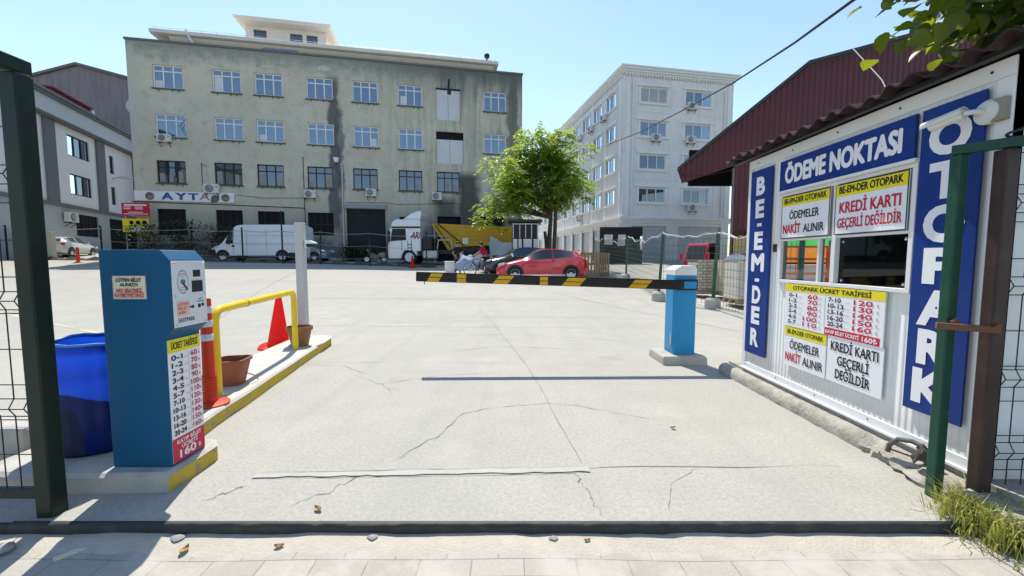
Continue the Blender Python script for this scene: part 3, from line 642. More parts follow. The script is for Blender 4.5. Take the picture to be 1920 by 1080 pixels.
MB().lathe([(.42,0),(.36,.10),(.1,.16)], 14, (-1.85,-.8,7.37)).build('lamp_head', [m['pvc']], sl, smooth=50)
# red roof cabin and the grey gable wall behind
a = NG('red_profiled_sheet'); w_ = a.n('ShaderNodeTexWave', wave_type='BANDS', bands_direction='X'); a.l(a.coord(), w_.inputs[0]); w_.inputs['Scale'].default_value = 1.6
c = a.mix(a.ramp(a.noise(1.2,6),.3,.7), (.085,.011,.016), (.115,.016,.022)); c = a.mix(a.ramp(w_.outputs[1],0,.3,.55,0), c, (.04,.007,.01)); a.bump(w_.outputs[1],.8,.05); m['red_sheet'] = a.fin(c,.5,0,.4)
rc = empty('roof_cabin', 'dark red sheet metal cabin on the flat roof of the low white building', 'building'); rc.matrix_world = loc_C(0,0,0) @ Matrix.Scale(1.14,4,(1,0,0)); bC.scale = (1.482,1.3,1.3)
MB().box(-4.7,1.2,10.952,-1.2,4,12.25).build('wall', [m['red_sheet']], rc); MB().box(-4.8,1.05,12.251,-1.1,4.2,12.35).build('roof', [M_('red_roof_trim', (.16,.02,.03), .5, .1)], rc)
MB().box(-1.22,1.06,10.96,-1.02,1.19,12.25).build('corner_post', [m['pvc']], rc)
a = NG('grey_gable'); n2 = a.noise(1.1,8,.7,(1.6,1,.25)); c = a.mix(a.ramp(n2,.35,.75), (.25,.225,.235), (.17,.145,.15)); m['gable'] = a.fin(c,.9,0,.2)
gb = empty('warehouse_gable', 'tall grey gable wall of a warehouse rising behind the low white building', 'building', (-54, 45, 0))
MB().prism([(-8,0),(18,0),(18,19.3),(7.5,22.1),(-8,18.3)], 0, 16).build('wall', [m['gable']], gb)
MB().beam((-8.2,-.1,18.35),(7.5,-.1,22.2),.35,.25).beam((7.5,-.1,22.2),(18.1,-.1,19.38),.35,.25).build('verge', [m['parapet_cap']], gb)

def rebase(root, loc):
    loc = Vector(loc); root.location = loc
    for c in root.children: c.location = c.location - loc
    return root
# ---- dark red warehouse on the right
wh = empty('warehouse', 'dark red corrugated metal warehouse with sloping gable behind the payment kiosk', 'building')
gab = [(6.05,4.66),(6.22,4.2),(8.06,4.82),(8.06,0.2),(30,0.2),(30,12.7),(14.77,9.38),(10.565,8.285)]
MB().prism(gab, 15, 15.08).build('gable_wall', [m['red_sheet']], wh)
b = MB(); rl = [(5.95,4.6),(10.5,8.32),(14.75,9.44),(30.2,12.8)]
for (x0,z0),(x1,z1),ye,sh in ((*rl[0:2],17.2,1.35),(*rl[1:3],35,7),(*rl[2:4],35,7)): b.add([(x0,14.85,z0),(x1,14.85,z1),(x1+sh,ye,z1),(x0+sh,ye,z0),(x0,14.85,z0+.12),(x1,14.85,z1+.12),(x1+sh,ye,z1+.12),(x0+sh,ye,z0+.12)],[(0,3,2,1),(4,5,6,7),(0,1,5,4),(1,2,6,5),(2,3,7,6),(3,0,4,7)])
b.build('roof', [M_('dark_roof_edge', (.05,.045,.045), .6, .2)], wh)
MB().box(7.3,17.0,4.45,9.4,17.1,5.9).add([(8.1,15.09,.2),(19.3,35,.2),(19.3,35,4.5),(8.1,15.09,4.5)],[(0,1,2,3)]).build('shade_infill', [m['dark_void']], wh)  # near-black sheets put the shade behind the open eaves into colour
MB().tube([(8.0,14.9,.3),(8.0,14.9,4.7)],.05,6).build('drainpipe', [m['parapet_cap']], wh)
rebase(wh, (15, 15, .2))
tag(MB().tube([(6.1,14.8,4.5),(7.0,14.8,4.42),(7.9,14.8,4.62)],.012,5).lathe([(.05,0),(.07,.06),(.02,.1)],8,(6.12,14.8,4.38)).build('eaves_cable', [m['plastic_black']]), 'thin black cable hanging under the eaves tip of the red warehouse', 'cable')
# ---------------------------------------------------------------- payment kiosk
KX = 2.76; KY0, KY1 = 2.29, 4.76; KZ0, KZ1 = .16, 2.56; KD = 2.2
a = NG('kiosk_panel'); w_ = a.n('ShaderNodeTexWave', wave_type='BANDS', bands_direction='Y'); a.l(a.coord(), w_.inputs[0]); w_.inputs['Scale'].default_value = 6.5
n2 = a.noise(1.6, 8, .7, (1,1,.3)); c = a.mix(a.ramp(n2,.45,.8,0,.5), (.81,.82,.79), (.62,.62,.57))
grime = a.ramp(a.math('ADD', a.xyz(2), a.math('MULTIPLY', a.noise(3,7,.7), .25)), .28, .62, 1, 0); c = a.mix(a.math('MULTIPLY', grime, .5), c, (.42,.39,.33))
a.bump(w_.outputs[1], .55, .008); m['kiosk'] = a.fin(c, .45, 0, .4)
m['kiosk_trim'] = M_('kiosk_trim', (.78,.79,.77), .45, .05, 3, dirt=.35, dcol=(.40,.38,.33), dscale=3)
m['tile'] = M_('dark_red_roof_sheet', (.032,.014,.013), .6, .3, 5, .2)
kio = empty('payment_kiosk', 'white ribbed metal payment kiosk with sliding windows under a wavy dark red roof', 'kiosk')
b = MB()
WY0, WY1, WZ0, WZ1 = 2.80, 4.17, 1.24, 2.07
def kwall(us, zs, hole, fn):
    us = sorted(set(us)); zs = sorted(set(zs))
    for i in range(len(us)-1):
        for j in range(len(zs)-1):
            if hole[0] <= us[i] < hole[1] and hole[2] <= zs[j] < hole[3]: continue
            b.add([fn(us[i],zs[j]),fn(us[i+1],zs[j]),fn(us[i+1],zs[j+1]),fn(us[i],zs[j+1])], [(0,1,2,3)])
for d in (0, .06):
    kwall([KY0,WY0,WY1,KY1], [KZ0,WZ0,WZ1,KZ1], (WY0,WY1,WZ0,WZ1), lambda u,z: (KX+d,u,z))
    kwall([KX+.06,3.05,3.78,KX+KD], [KZ0,1.1,1.9,KZ1], (3.05,3.78,1.1,1.9), lambda u,z: (u,KY1-d,z))
b.box(KX+.06,KY0,KZ0,KX+KD,KY0+.06,KZ1).box(KX+KD-.06,KY0+.06,KZ0,KX+KD,KY1-.06,KZ1)
b.build('wall', [m['kiosk']], kio)
MB().box(KX+.06,KY0+.06,KZ0,KX+KD-.06,KY1-.06,KZ0+.05).box(KX+.06,KY0+.06,KZ1-.06,KX+KD-.06,KY1-.06,KZ1-.01).build('floor_and_ceiling', [M_('kiosk_inside', (.25,.25,.25), .8, .1)], kio)
b = MB()   # frame members stand 12 mm proud
b.box(KX-.014,KY0,KZ0,KX-.001,KY1,KZ0+.085).box(KX-.03,KY0,KZ0,KX-.0145,KY1,KZ0+.02).box(KX-.014,KY0,KZ1-.10,KX-.001,KY1,KZ1)
b.box(KX-.014,KY0,KZ0+.086,KX-.001,KY0+.08,KZ1-.101).box(KX-.014,KY1-.05,KZ0+.086,KX-.001,KY1,KZ1-.101).box(KX-.014,KY1+.001,KZ0,KX+.05,KY1+.014,KZ1)
b.build('corner_trim', [m['kiosk_trim']], kio, bevel=.003)
b = MB()
for y in (2.4, 2.95, 3.5, 4.05, 4.6): b.lathe([(.009,0),(.007,.004),(.0,.005)],8,(0,0,0),0,Matrix.Translation((KX-.0145,y,KZ1-.05)) @ Matrix.Rotation(R(-90),4,'Y')); b.lathe([(.007,0),(.005,.004),(.0,.005)],8,(0,0,0),0,Matrix.Translation((KX-.0145,y+.1,KZ0+.055)) @ Matrix.Rotation(R(-90),4,'Y'))
b.build('rivets', [m['dark_steel']], kio)
b = MB(); q = .045     # window frame
for y0,z0,y1,z1 in ((WY0-.02,WZ0-.03,WY1+.02,WZ0+.0),(WY0-.02,WZ1,WY1+.02,WZ1+.03),(WY0-.02,WZ0,WY0+.015,WZ1),(WY1-.03,WZ0,WY1+.02,WZ1),(3.445,WZ0,3.49,WZ1),(WY0+.015,1.625,3.445,1.645),(3.49,1.625,WY1-.03,1.645)): b.box(KX-.028,y0,z0,KX+.04,y1,z1)
b.box(KX-.06,2.77,2.101,KX-.001,4.2,2.125).box(KX-.02,3.63,WZ0,KX+.03,3.655,1.625)
wf = b.build('window_frame', [m['white']], kio, bevel=.003)
m['kglass'] = clear_glass('kiosk_window_glass', .04, (.80,.84,.83)); m['kglass_dark'] = clear_glass('tinted_window_glass', .04, (.30,.32,.33))
def kpane(nm, y0, y1, x, mt): MB().box(KX+x,y0,WZ0+.001,KX+x+.005,y1,1.624).build(nm, [mt], wf)
kpane('pane', 3.656, WY1-.031, .0, m['kglass']); kpane('pane', 3.491, 3.629, .008, m['kglass']); kpane('pane', WY0+.016, 3.444, .012, m['kglass_dark'])
MB().box(KX+.002,WY0+.016,1.646,KX+.008,3.444,WZ1-.001).box(KX+.002,3.491,1.646,KX+.008,WY1-.031,WZ1-.001).build('blind_panel', [m['white']], wf)
b = MB()
for y in (2.86, 3.40):
    for z in (1.27, 1.59): b.lathe([(.012,0),(.012,.008),(.0,.010)],10,(0,0,0),0,Matrix.Translation((KX+.011,y,z)) @ Matrix.Rotation(R(-90),4,'Y'))
b.build('glass_clip', [m['chrome']], wf)
b = MB().box(KX+.30,2.6,.9,KX+.9,4.6,.94).box(KX+.34,2.75,1.0,KX+.37,3.4,1.36).box(KX+.34,2.75,.94,KX+.6,3.4,.96)
b.build('counter', [M_('counter_grey', (.35,.36,.37), .5, .15)], kio)
MB().box(KX+.7,2.36,.21,KX+1.0,2.5,2.3).box(KX+1.5,2.9,.21,KX+2.0,3.3,1.5).build('cupboard', [m['wood']], kio)
b = MB()     # corrugated roof sheet
n = 120; yy0, yy1 = 1.9, 5.02
def rf(y, x): return KZ1 + .058 + .024 * math.sin((y) * 2 * math.pi / .165) + (x - KX) * .07 + .012 * math.sin(y * 9.7)
vs = []
for i in range(n+1):
    y = yy0 + (yy1-yy0) * i / n
    for x in (KX-.20, KX-.05, KX+1.1, KX+KD+.2): vs.append((x + .012*math.sin(y*13) * (x < KX-.1), y, rf(y,x)))
fs = [(i*4+j,(i+1)*4+j,(i+1)*4+j+1,i*4+j+1) for i in range(n) for j in range(3)]
k = len(vs); vs += [(x, y, z-.012) for x, y, z in vs]; fs += [(f[3]+k,f[2]+k,f[1]+k,f[0]+k) for f in fs]
fs += [(i*4,i*4+k,(i+1)*4+k,(i+1)*4) for i in range(n)] + [(i*4+3,(i+1)*4+3,(i+1)*4+3+k,i*4+3+k) for i in range(n)]
b.add(vs, fs); b.build('roof', [m['tile']], kio, smooth=35)
MB().box(KX-.10,1.95,KZ1+.002,KX-.05,4.98,KZ1+.03).box(KX+1,1.95,KZ1+.002,KX+1.05,4.98,KZ1+.08).build('roof_batten', [m['plastic_black']], kio)
MB().box(KX-.016,4.24,1.52,KX-.001,4.29,1.60).build('door_bell', [m['plastic_black']], kio, bevel=.004)
rebase(kio, (KX, 3.5, KZ0))
def onK(y, z, off=.002): return Matrix.Translation((KX - off, y, z)) @ Matrix(((0,0,-1,0),(-1,0,0,0),(0,1,0,0),(0,0,0,1)))
bs, bk, rd, yw, wt = m['blue_sign'], m['black'], m['red_ink'], m['yellow_ink'], m['vinyl_white']
it = []
for ch, z in zip('BE-EM-DER', (2.24,1.99,1.83,1.64,1.40,1.22,1.04,.81,.56)): it.append(('t', ch, .185, z - .085 - .37, .175, .085 if ch == '-' else .205 if ch == 'M' else .155, wt, .065))
sign('vertical_sign', 'narrow blue upright sign with BE-EM-DER in stacked white letters at the far kiosk end', .375, 2.05, bs, [i if i[1] != '-' else ('r',.145,i[3]+.055,.225,i[3]+.09,wt) for i in it], onK(4.70, .375, .016))
it = []
for ch, z in zip('OTOPARK', (2.22,1.945,1.67,1.40,1.125,.865,.60)): it.append(('t', ch, .18, z - .1 - .425, .205, .25 if ch in 'OAK' else .215, wt, .075))
sign('vertical_sign', 'wide blue upright sign with OTOPARK in stacked white letters behind the green gate post', .365, 2.0, bs, it, onK(2.77, .425, .016))
sign('header_sign', 'long blue ÖDEME NOKTASI sign above the kiosk windows', 1.385, .295, bs, [('t','ÖDEME NOKTASI',.69,.07,.155,1.2,wt,.045)], onK(4.19, 2.127, .016), .02)
sign('notice', 'white ÖDEMELER NAKİT ALINIR notice with yellow header, above the left kiosk window pane', .62, .41, wt, [('r',0,.315,.62,.41,yw),('f',0,0,.62,.41,.006,bk),('t','BE-EM-DER OTOPARK',.31,.338,.05,.54,bk,.03),('t','ÖDEMELER',.31,.185,.072,.38,bk,.015),('t','NAKİT',.155,.05,.082,.24,rd,.025),('t','ALINIR',.44,.05,.072,.25,bk,.015)], onK(4.135, 1.65, .029), .008, 'notice')
sign('notice', 'white KREDİ KARTI GEÇERLİ DEĞİLDİR notice with yellow header above the dark window', .63, .41, wt, [('r',0,.31,.63,.41,yw),('f',0,0,.63,.41,.006,bk),('t','BE-EM-DER OTOPARK',.315,.335,.055,.55,bk,.03),('t','KREDİ KARTI',.315,.175,.085,.53,rd,.022),('t','GEÇERLİ DEĞİLDİR',.315,.055,.075,.56,rd,.015)], onK(3.455, 1.65, .029), .008, 'notice')
L1 = [('0-1','60'),('1-2','70'),('2-3','80'),('3-4','90'),('4-5','100'),('5-7','110')]; L2 = [('7-10','120'),('10-13','130'),('13-16','140'),('16-20','150'),('20-24','160')]
it = [('r',0,.345,1.085,.415,yw),('t','OTOPARK ÜCRET TARİFESİ',.54,.362,.036,.86,bk,.03),('r',.515,.07,.519,.335,m['grey_ink']),('r',.525,.004,1.06,.066,rd),('t','KAYIP BİLET ÜCRETİ',.71,.02,.028,.34,wt,.03),('t','160₺',.975,.016,.036,.13,wt,.03)]
for i, (p, q) in enumerate(L1): z = .292 - i * .052; it += [('t',p,.06,z,.034,.105,bk,.03,'L'),('t','Saat',.215,z,.012,.05,m['grey_ink'],.0),('t',q,.43,z,.036,.12 if len(q) < 3 else .17,rd,.03,'R'),('t','₺',.465,z,.022,None,m['grey_ink'],.02)]
for i, (p, q) in enumerate(L2): z = .292 - i * .052; it += [('t',p,.555,z,.036,.16 if len(p) > 4 else .13,bk,.03,'L'),('t','Saat',.755,z,.013,.055,m['grey_ink'],.0),('t',q,.985,z,.038,.17,rd,.03,'R'),('t','₺',1.03,z,.024,None,m['grey_ink'],.02)]
sign('tariff_sign', 'white parking price list with yellow header and red bottom strip under the kiosk window', 1.085, .415, wt, it, onK(4.035, .79, .016), .012)
sign('notice', 'lower left white ÖDEMELER NAKİT ALINIR notice beneath the kiosk price list', .535, .385, wt, [('r',0,.295,.535,.385,yw),('t','BE-EM-DER OTOPARK',.27,.318,.042,.46,bk,.02),('t','ÖDEMELER',.27,.175,.075,.38,bk,.015),('t','NAKİT',.13,.05,.08,.21,rd,.02),('t','ALINIR',.385,.05,.075,.245,bk,.015)], onK(4.02, .40, .016), .008, 'notice')
sign('notice', 'white KREDİ KARTI GEÇERLİ DEĞİLDİR notice without yellow header, under the price list', .53, .385, wt, [('t','KREDİ KARTI',.265,.27,.075,.45,bk,.02),('t','GEÇERLİ',.265,.155,.075,.30,bk,.02),('t','DEĞİLDİR',.265,.04,.075,.33,bk,.02)], onK(3.47, .405, .016), .008, 'notice')
# security camera on its box
cm = empty('security_camera', 'white bullet security camera on a round base beside the OTOPARK sign', 'camera')
cw = M_('camera_white', (.66,.65,.60), .4, .06, dirt=.3, dcol=(.35,.31,.25), dscale=8)
MB().lathe([(.068,0),(.068,.03),(.056,.042),(.0,.044)],24,(0,0,0),0,Matrix.Translation((KX-.015,2.385,2.285)) @ Matrix.Rotation(R(-90),4,'Y')).build('base', [cw], cm, smooth=40)
MB().tube([(KX-.04,2.385,2.285),(KX-.09,2.40,2.295),(KX-.115,2.44,2.297)],.015,8).build('arm', [cw], cm, smooth=60)
d0 = Vector((KX-.115,2.44,2.297)); d1 = d0 + Vector((-.035,.235,-.035)); ax = (d1 - d0).normalized()
Mc = Matrix.Translation(d0) @ ax.to_track_quat('Y','Z').to_matrix().to_4x4()
MB().lathe([(.0,.0),(.028,.0),(.032,.008),(.032,.165),(.026,.167),(.024,.155),(.0,.155)],20,(0,0,0),0,Mc @ Matrix.Rotation(R(-90),4,'X')).build('housing', [cw], cm, smooth=40)
MB().prism([(.040*math.cos(R(t)),.040*math.sin(R(t))) for t in range(-10,191,20)] + [(.0355*math.cos(R(t)),.0355*math.sin(R(t))) for t in range(190,-11,-20)],-.005,.20,0,Mc).build('sunshade', [cw], cm)
MB().lathe([(.026,0),(.026,.004),(.0,.005)],16,(0,0,0),0,Mc @ Matrix.Translation((0,.166,-.002)) @ Matrix.Rotation(R(-90),4,'X')).build('lens', [m['plastic_black']], cm)
jb = MB().box(KX-.05,2.295,2.22,KX-.0155,2.36,2.345); tag(jb.build('junction_box', [M_('grey_box', (.27,.25,.20), .6, .15)], bevel=.004), 'small grey junction box beside the security camera base', 'box')
# broken concrete kerb and pad under the kiosk
rk = random.Random(8)
a = NG('broken_kerb'); nn = a.noise(7,8,.7); n3 = a.noise(34,5,.7); c = a.mix(a.ramp(nn,.3,.7), (.44,.415,.36), (.30,.275,.235)); c = a.mix(a.ramp(n3,.5,.75,0,.7), c, (.19,.175,.15))
a.bump(a.math('ADD', nn, a.math('MULTIPLY', n3, .6)), .9, .025); m['kerb_conc'] = a.fin(c,.95,0,.2)
b = MB(); ny_ = 66; vs = []
for i in range(ny_+1):
    y = 1.98 + (5.1-1.98) * i / ny_
    brk = 1 if 2.3 < y < 2.98 else 0
    j = lambda s: rk.uniform(-s, s)
    zt = .118 - (.03 + .035*rk.random()) * brk + j(.004); xf = 2.655 - .05 * max(0, 2.9 - y)
    vs += [(xf + j(.006)*(1+4*brk), y, -.10 if y < 2.2 else -.02), (xf - .012 + j(.006)*(1+5*brk), y, zt*.5+j(.012)), (xf + .012 + j(.006)*(1+4*brk), y, zt - .018), (xf + .035 + j(.006)*(1+3*brk), y, zt), (KX - .02, y, .122 + j(.003)), (KX + .4, y, .13)]
b.add(vs, [(i*6+k,(i+1)*6+k,(i+1)*6+k+1,i*6+k+1) for i in range(ny_) for k in range(5)] + [tuple(range(6)), tuple(ny_*6+k for k in range(6))[::-1]])
tag(b.build('kiosk_kerb', [m['kerb_conc']], smooth=50), kind='structure')
tag(MB().box(KX-.01,KY0-.2,-.05,KX+KD+.2,KY1+.3,KZ0-.003).build('kiosk_pad', [m['kerb_conc']]), kind='structure')
# black hose and rag at the kiosk foot
tag(MB().tube([(2.64,2.76,.10),(2.645,2.755,.15),(2.66,2.71,.21),(2.69,2.64,.225),(2.71,2.58,.21)],.016,8).tube([(2.65,2.75,.12),(2.68,2.66,.122),(2.70,2.56,.125)],.006,6).build('hose', [M_('worn_black_hose', (.10,.095,.085), .7, .4, 20)], smooth=60), 'worn black hose arching out of the broken kerb below the kiosk', 'hose')
tag(MB().grid(lambda u,v: (2.695-.05*v+.012*math.sin(u*9), 2.50+.10*u+.015*math.sin(v*8), .225-.10*v*v-.02*math.sin(u*7+v*3)),8,8).build('rag', [M_('dirty_rag', (.07,.065,.055), .95, .4, 20)], smooth=60), 'dirty dark rag hanging over the broken kerb beside the black hose', 'rag')
bpy.data.objects['rag'].modifiers.new('s','SOLIDIFY').thickness = .006

# ---------------------------------------------------------------- gates
m['gate_green'] = M_('worn_green_paint', (.010,.062,.038), .4, .35, 6, .15, 50, dirt=.35, dcol=(.10,.09,.07), dscale=9)
m['gate_dark'] = M_('dark_green_paint', (.006,.018,.011), .42, .3, 6, .1, 50, dirt=.2, dcol=(.03,.028,.02), dscale=6)
m['gate_brown'] = M_('dark_brown_paint', (.045,.028,.024), .5, .35, 7, .15, 60, dirt=.4, dcol=(.09,.07,.055), dscale=8)
m['rust'] = M_('rusty_iron', (.16,.075,.04), .8, .4, 9, .3, 60)
m['wire'] = M_('coated_wire', (.02,.026,.022), .5, .1)
def wire_panel(b, x0, x1, z0, z1, dv, folds, r=.0024, y=0.0):
    """welded mesh with V folds: uprights follow the folds, level wires run across"""
    zz = [z0]
    for f in folds: zz += [f-.05, f, f+.05]
    zz.append(z1); n = int(round((x1-x0)/dv))
    off = lambda z: y - .028 if any(abs(z-f) < .01 for f in folds) else y
    for i in range(n+1):
        x = x0 + (x1-x0)*i/n; b.tube([(x, off(z), z) for z in zz], r, 5)
    hz = set(zz); k = z0
    while k < z1: 
        if all(abs(k-f) > .06 for f in folds): hz.add(k)
        k += .2
    for z in hz: b.tube([(x0,off(z)-.004,z),(x1,off(z)-.004,z)], r, 5)
gl = empty('gate', 'dark green steel gate leaf with welded wire mesh at the left edge of the entrance', 'gate')
MB().box(-2.665,2.17,-.08,-2.575,2.26,2.42).build('post', [m['gate_dark']], gl, bevel=.008)
MB().box(-4.4,2.185,2.34,-2.666,2.245,2.41).build('top_rail', [m['gate_dark']], gl, bevel=.006)
MB().box(-4.4,2.19,.10,-2.666,2.24,.15).build('bottom_rail', [m['gate_dark']], gl, bevel=.006)
b = MB(); wire_panel(b, -4.38, -2.70, .15, 2.33, .085, (.62,1.22,1.9), .0032, 2.215); b.build('wire_mesh', [m['wire']], gl)
MB().box(-2.66,1.2,2.43,-2.58,2.26,2.50).box(-2.66,1.2,-.05,-2.58,1.28,2.43).build('swing_frame', [m['gate_dark']], gl, bevel=.006)
rebase(gl, (-2.62, 2.21, -.08))
tag(MB().box(-4.5,2.75,-.02,-3.42,3.0,.27).build('concrete_block', [m['conc']], bevel=.03), 'low grey concrete block behind the left wire mesh gate', 'block')
gr = empty('gate', 'green and brown steel gate frame standing open beside the kiosk with a rusty cross bar', 'gate')
MB().box(2.545,2.35,.0,2.602,2.407,2.045).build('post', [m['gate_green']], gr, bevel=.006)
MB().box(2.655,2.215,-.07,2.725,2.285,2.04).build('post', [m['gate_brown']], gr, bevel=.006)
b = MB().beam((2.55,2.40,2.072),(2.86,2.0,2.072),.058,.052).add([(2.665,2.25,2.046),(2.70,2.215,2.046),(2.70,2.22,1.98),(2.70,2.24,1.95)], [(0,1,2),(0,2,3)]); b.build('top_rail', [m['gate_green']], gr, bevel=.004)
b = MB().beam((2.47,2.34,1.062),(2.685,2.205,1.058),.03,.036); b.build('cross_bar', [m['rust']], gr, bevel=.003)
b = MB().lathe([(.022,0),(.024,.01),(.0,.03)],8,(2.57,2.33,1.08)).lathe([(.014,0),(.015,.01),(.0,.02)],8,(2.675,2.208,1.075)); b.build('weld_lump', [m['rust']], gr, smooth=60)
b = MB(); wire_panel(b, 2.74, 4.2, .05, 2.02, .085, (.36,.78,1.3,1.75), .003, 2.235); b.build('wire_mesh', [m['wire']], gr)
MB().tube([(2.69+.03*math.cos(t*.6),2.22+.03*math.sin(t*.6),2.10+.004*t) for t in range(12)],.007,6).build('chain_loop', [m['dark_steel']], gr)
rebase(gr, (2.6, 2.3, -.07))
# ---------------------------------------------------------------- left island: ticket machine, barrel, posts, rail, pots, cone
a = NG('yellow_kerb_paint'); nn = a.noise(9,8,.72); c = a.mix(a.ramp(a.noise(3,5),.3,.7),(.60,.42,.03),(.50,.36,.05)); c = a.mix(a.ramp(nn,.52,.66,0,.85), c, (.26,.24,.20)); a.bump(nn,.5,.012); m['kerb_yellow'] = a.fin(c,.75,0,.3)
def kerb_poly(b, poly, h, r=None):
    top = [(x, y, g(x,y) + h) for x, y in poly]; n = len(poly)
    base = [(x, y, g(x,y) - .1) for x, y in poly]
    cx = sum(p[0] for p in poly)/n; cy = sum(p[1] for p in poly)/n
    inn = [(x + (cx-x)*.0 + .025*(1 if cx > x else -1), y + .025*(1 if cy > y else -1), z) for x, y, z in top]
    low = [(x, y, z-.02) for x, y, z in top]
    for i in range(n):
        ed_ = Vector((poly[(i+1)%n][0]-poly[i][0], poly[(i+1)%n][1]-poly[i][1])); q = [base[i],base[(i+1)%n],low[(i+1)%n],low[i]]
        b.add(q, [(0,1,2,3)], 1 if abs(ed_.y) > abs(ed_.x)*.5 and poly[i][0] > r else 0)
    b.add(low + inn, [(i,(i+1)%n,(i+1)%n+n,i+n) for i in range(n)], 0)
    b.add(inn, [tuple(range(n))], 0)
isl = []
P0, P1 = Vector((-2.50,3.02)), Vector((-3.03,6.55)); nrm = Vector((-.99,-.15))
edge = [P0 + (P1-P0)*t/16 for t in range(17)]
rk = random.Random(2)
poly = [(p.x + rk.uniform(-.006,.006), p.y) for p in edge] + [(-3.06,6.78),(-3.14,6.92),(-3.30,6.99),(-3.5,6.97),(-3.64,6.86),(-3.68,6.6)] + [(-3.60,5.6),(-3.40,4.4),(-3.2,3.3),(-3.14,3.05)]
m['island_top'] = M_('pale_island_concrete', (.47,.45,.40), .9, .15, 5, .5, 45, dirt=.55, dcol=(.33,.31,.27), dscale=4)
b = MB(); kerb_poly(b, poly, .125, -3.2); tag(b.build('traffic_island', [m['island_top'], m['kerb_yellow']], smooth=30), kind='structure')
poly = [(-2.13,2.42),(-2.125,2.62),(-2.13,2.84),(-2.2,2.93),(-2.55,2.96),(-3.4,3.2),(-3.4,2.45),(-3.0,2.40),(-2.6,2.405)]
b = MB(); kerb_poly(b, poly, .12, -2.5); tag(b.build('machine_plinth', [m['conc'], m['kerb_yellow']], smooth=30), kind='structure')
m['mach_blue'] = M_('petrol_blue_paint', (.002,.085,.185), .45, .10, 2, .08, 90, spec=.2, dirt=.3, dcol=(.012,.07,.12), dscale=5)
m['mach_white'] = M_('light_grey_panel', (.66,.68,.70), .4, .04)
tm = empty('ticket_machine', 'tall blue parking ticket machine with a white front and a price list facing the lane', 'ticket machine')
X0, Y0, Y1 = -2.62, 2.50, 2.785
prof = [(.075,.121),(.447,.121),(.452,.955),(.510,1.012),(.513,1.44),(.455,1.505),(.075,1.505)]
MB().prism([(X0+x,z) for x, z in prof], Y0, Y1).build('cabinet', [m['mach_blue']], tm, bevel=.006)
def mface(u, y, z): # local x along +Y, y up, z towards the lane (+X)
    return Matrix.Translation((X0+u, y, z)) @ Matrix(((0,0,1,0),(1,0,0,0),(0,1,0,0),(0,0,0,1)))
Mp = mface(.511, Y0+.006, 1.016)
b = MB().box(0,0,0,.272,.42,.006,0,Mp); b.build('control_panel', [m['mach_white']], tm, bevel=.002)
b = MB().box(.165,.315,.0055,.225,.36,.008,0,Mp).box(.15,.215,.0055,.24,.29,.009,0,Mp); b.build('display', [m['plastic_black']], tm)
b = MB()
def ring(cx, cy, rx, ry, t):
    n = 28; vs = []
    for i in range(n):
        a_ = 2*math.pi*i/n
        for k in (1, 1-t): vs.append((cx+rx*k*math.cos(a_), cy+ry*k*math.sin(a_), .0072))
    b.add(vs, [(2*i,2*i+1,(2*i+3)%(2*n),(2*i+2)%(2*n)) for i in range(n)], 0, Mp)
ring(.08,.285,.042,.075,.06)
for k in (.30,.55,.8):
    for sg in (1,-1):
        vs = []
        for i in range(9):
            a_ = math.pi*(.25+.5*i/8)
            for q in (1,.9): vs.append((.08+.036*k*1.2*q*math.cos(a_), .285+sg*.07*k*(math.sin(a_)*q*.6+.36), .0072))
        b.add(vs, [(2*i,2*i+1,2*i+3,2*i+2) for i in range(8)], 0, Mp)
b.prism([(.085,.28),(.12,.235),(.112,.23),(.076,.272)],.0066,.0076,0,Mp,'z')
b.prism([(.19,.175),(.215,.16),(.24,.175),(.215,.165)],.0066,.0076,0,Mp,'z').box(.185,.148,.0066,.245,.152,.0076,0,Mp)
b.lathe([(.014,.0066),(.0,.0072)],12,(.205,.12,0),0,Mp).lathe([(.012,.0066),(.0,.0072)],12,(.235,.125,0),0,Mp).prism([(.12,.115),(.145,.115),(.145,.105),(.165,.12),(.145,.135),(.145,.125),(.12,.125)],.0066,.0074,0,Mp,'z')
put_text(b,'EASYPARK',.03,.03,.026,.13,'L',.015,0,.0072,Mp); b.build('panel_print', [m['black']], tm, fix=False)
b = MB(); b.box(.062,.275,.0066,.098,.30,.0074,0,Mp); b.build('card_symbol', [M_('teal_print', (.02,.2,.22), .5, .1)], tm)
b = MB()
for i, s_ in enumerate(('LÜTFEN','BİLET','ALINIZ')): put_text(b, s_, .03, .135-.026*i, .017, .085-.012*i, 'L', .03, 0, .008, Mp)
b.build('panel_print', [M_('orange_print', (.75,.16,.03), .5, .1)], tm, fix=False)
MB().box(.022,.068,.0062,.125,.165,.0070,0,Mp).build('sticker', [M_('pink_sticker', (.72,.50,.46), .5, .1)], tm)
b = MB()
for px_, pz_ in ((.015,.405),(.257,.405),(.015,.015),(.257,.015),(.015,.2),(.257,.2)): b.lathe([(.006,.006),(.004,.010),(.0,.0105)],8,(px_,pz_,0),0,Mp)
b.build('screw', [m['steel']], tm)
sl_ = math.atan2(.005,.834)
Mt = Matrix.Translation((X0+.448, Y0+.012, .135)) @ Matrix.Rotation(sl_, 4, 'Y') @ Matrix(((0,0,1,0),(1,0,0,0),(0,1,0,0),(0,0,0,1)))
it = [('r',0,.715,.262,.80,yw),('t','ÜCRET TARİFESİ',.131,.737,.042,.215,bk,.015),('r',0,0,.262,.155,rd),('t','KAYIP BİLET',.131,.115,.025,.20,wt,.03),('t','ÜCRETİ',.131,.078,.025,.13,wt,.03),('t','160',.115,.02,.048,.13,wt,.04),('t','₺',.215,.022,.03,None,wt,.02),('r',.158,.17,.1605,.70,m['grey_ink'])]
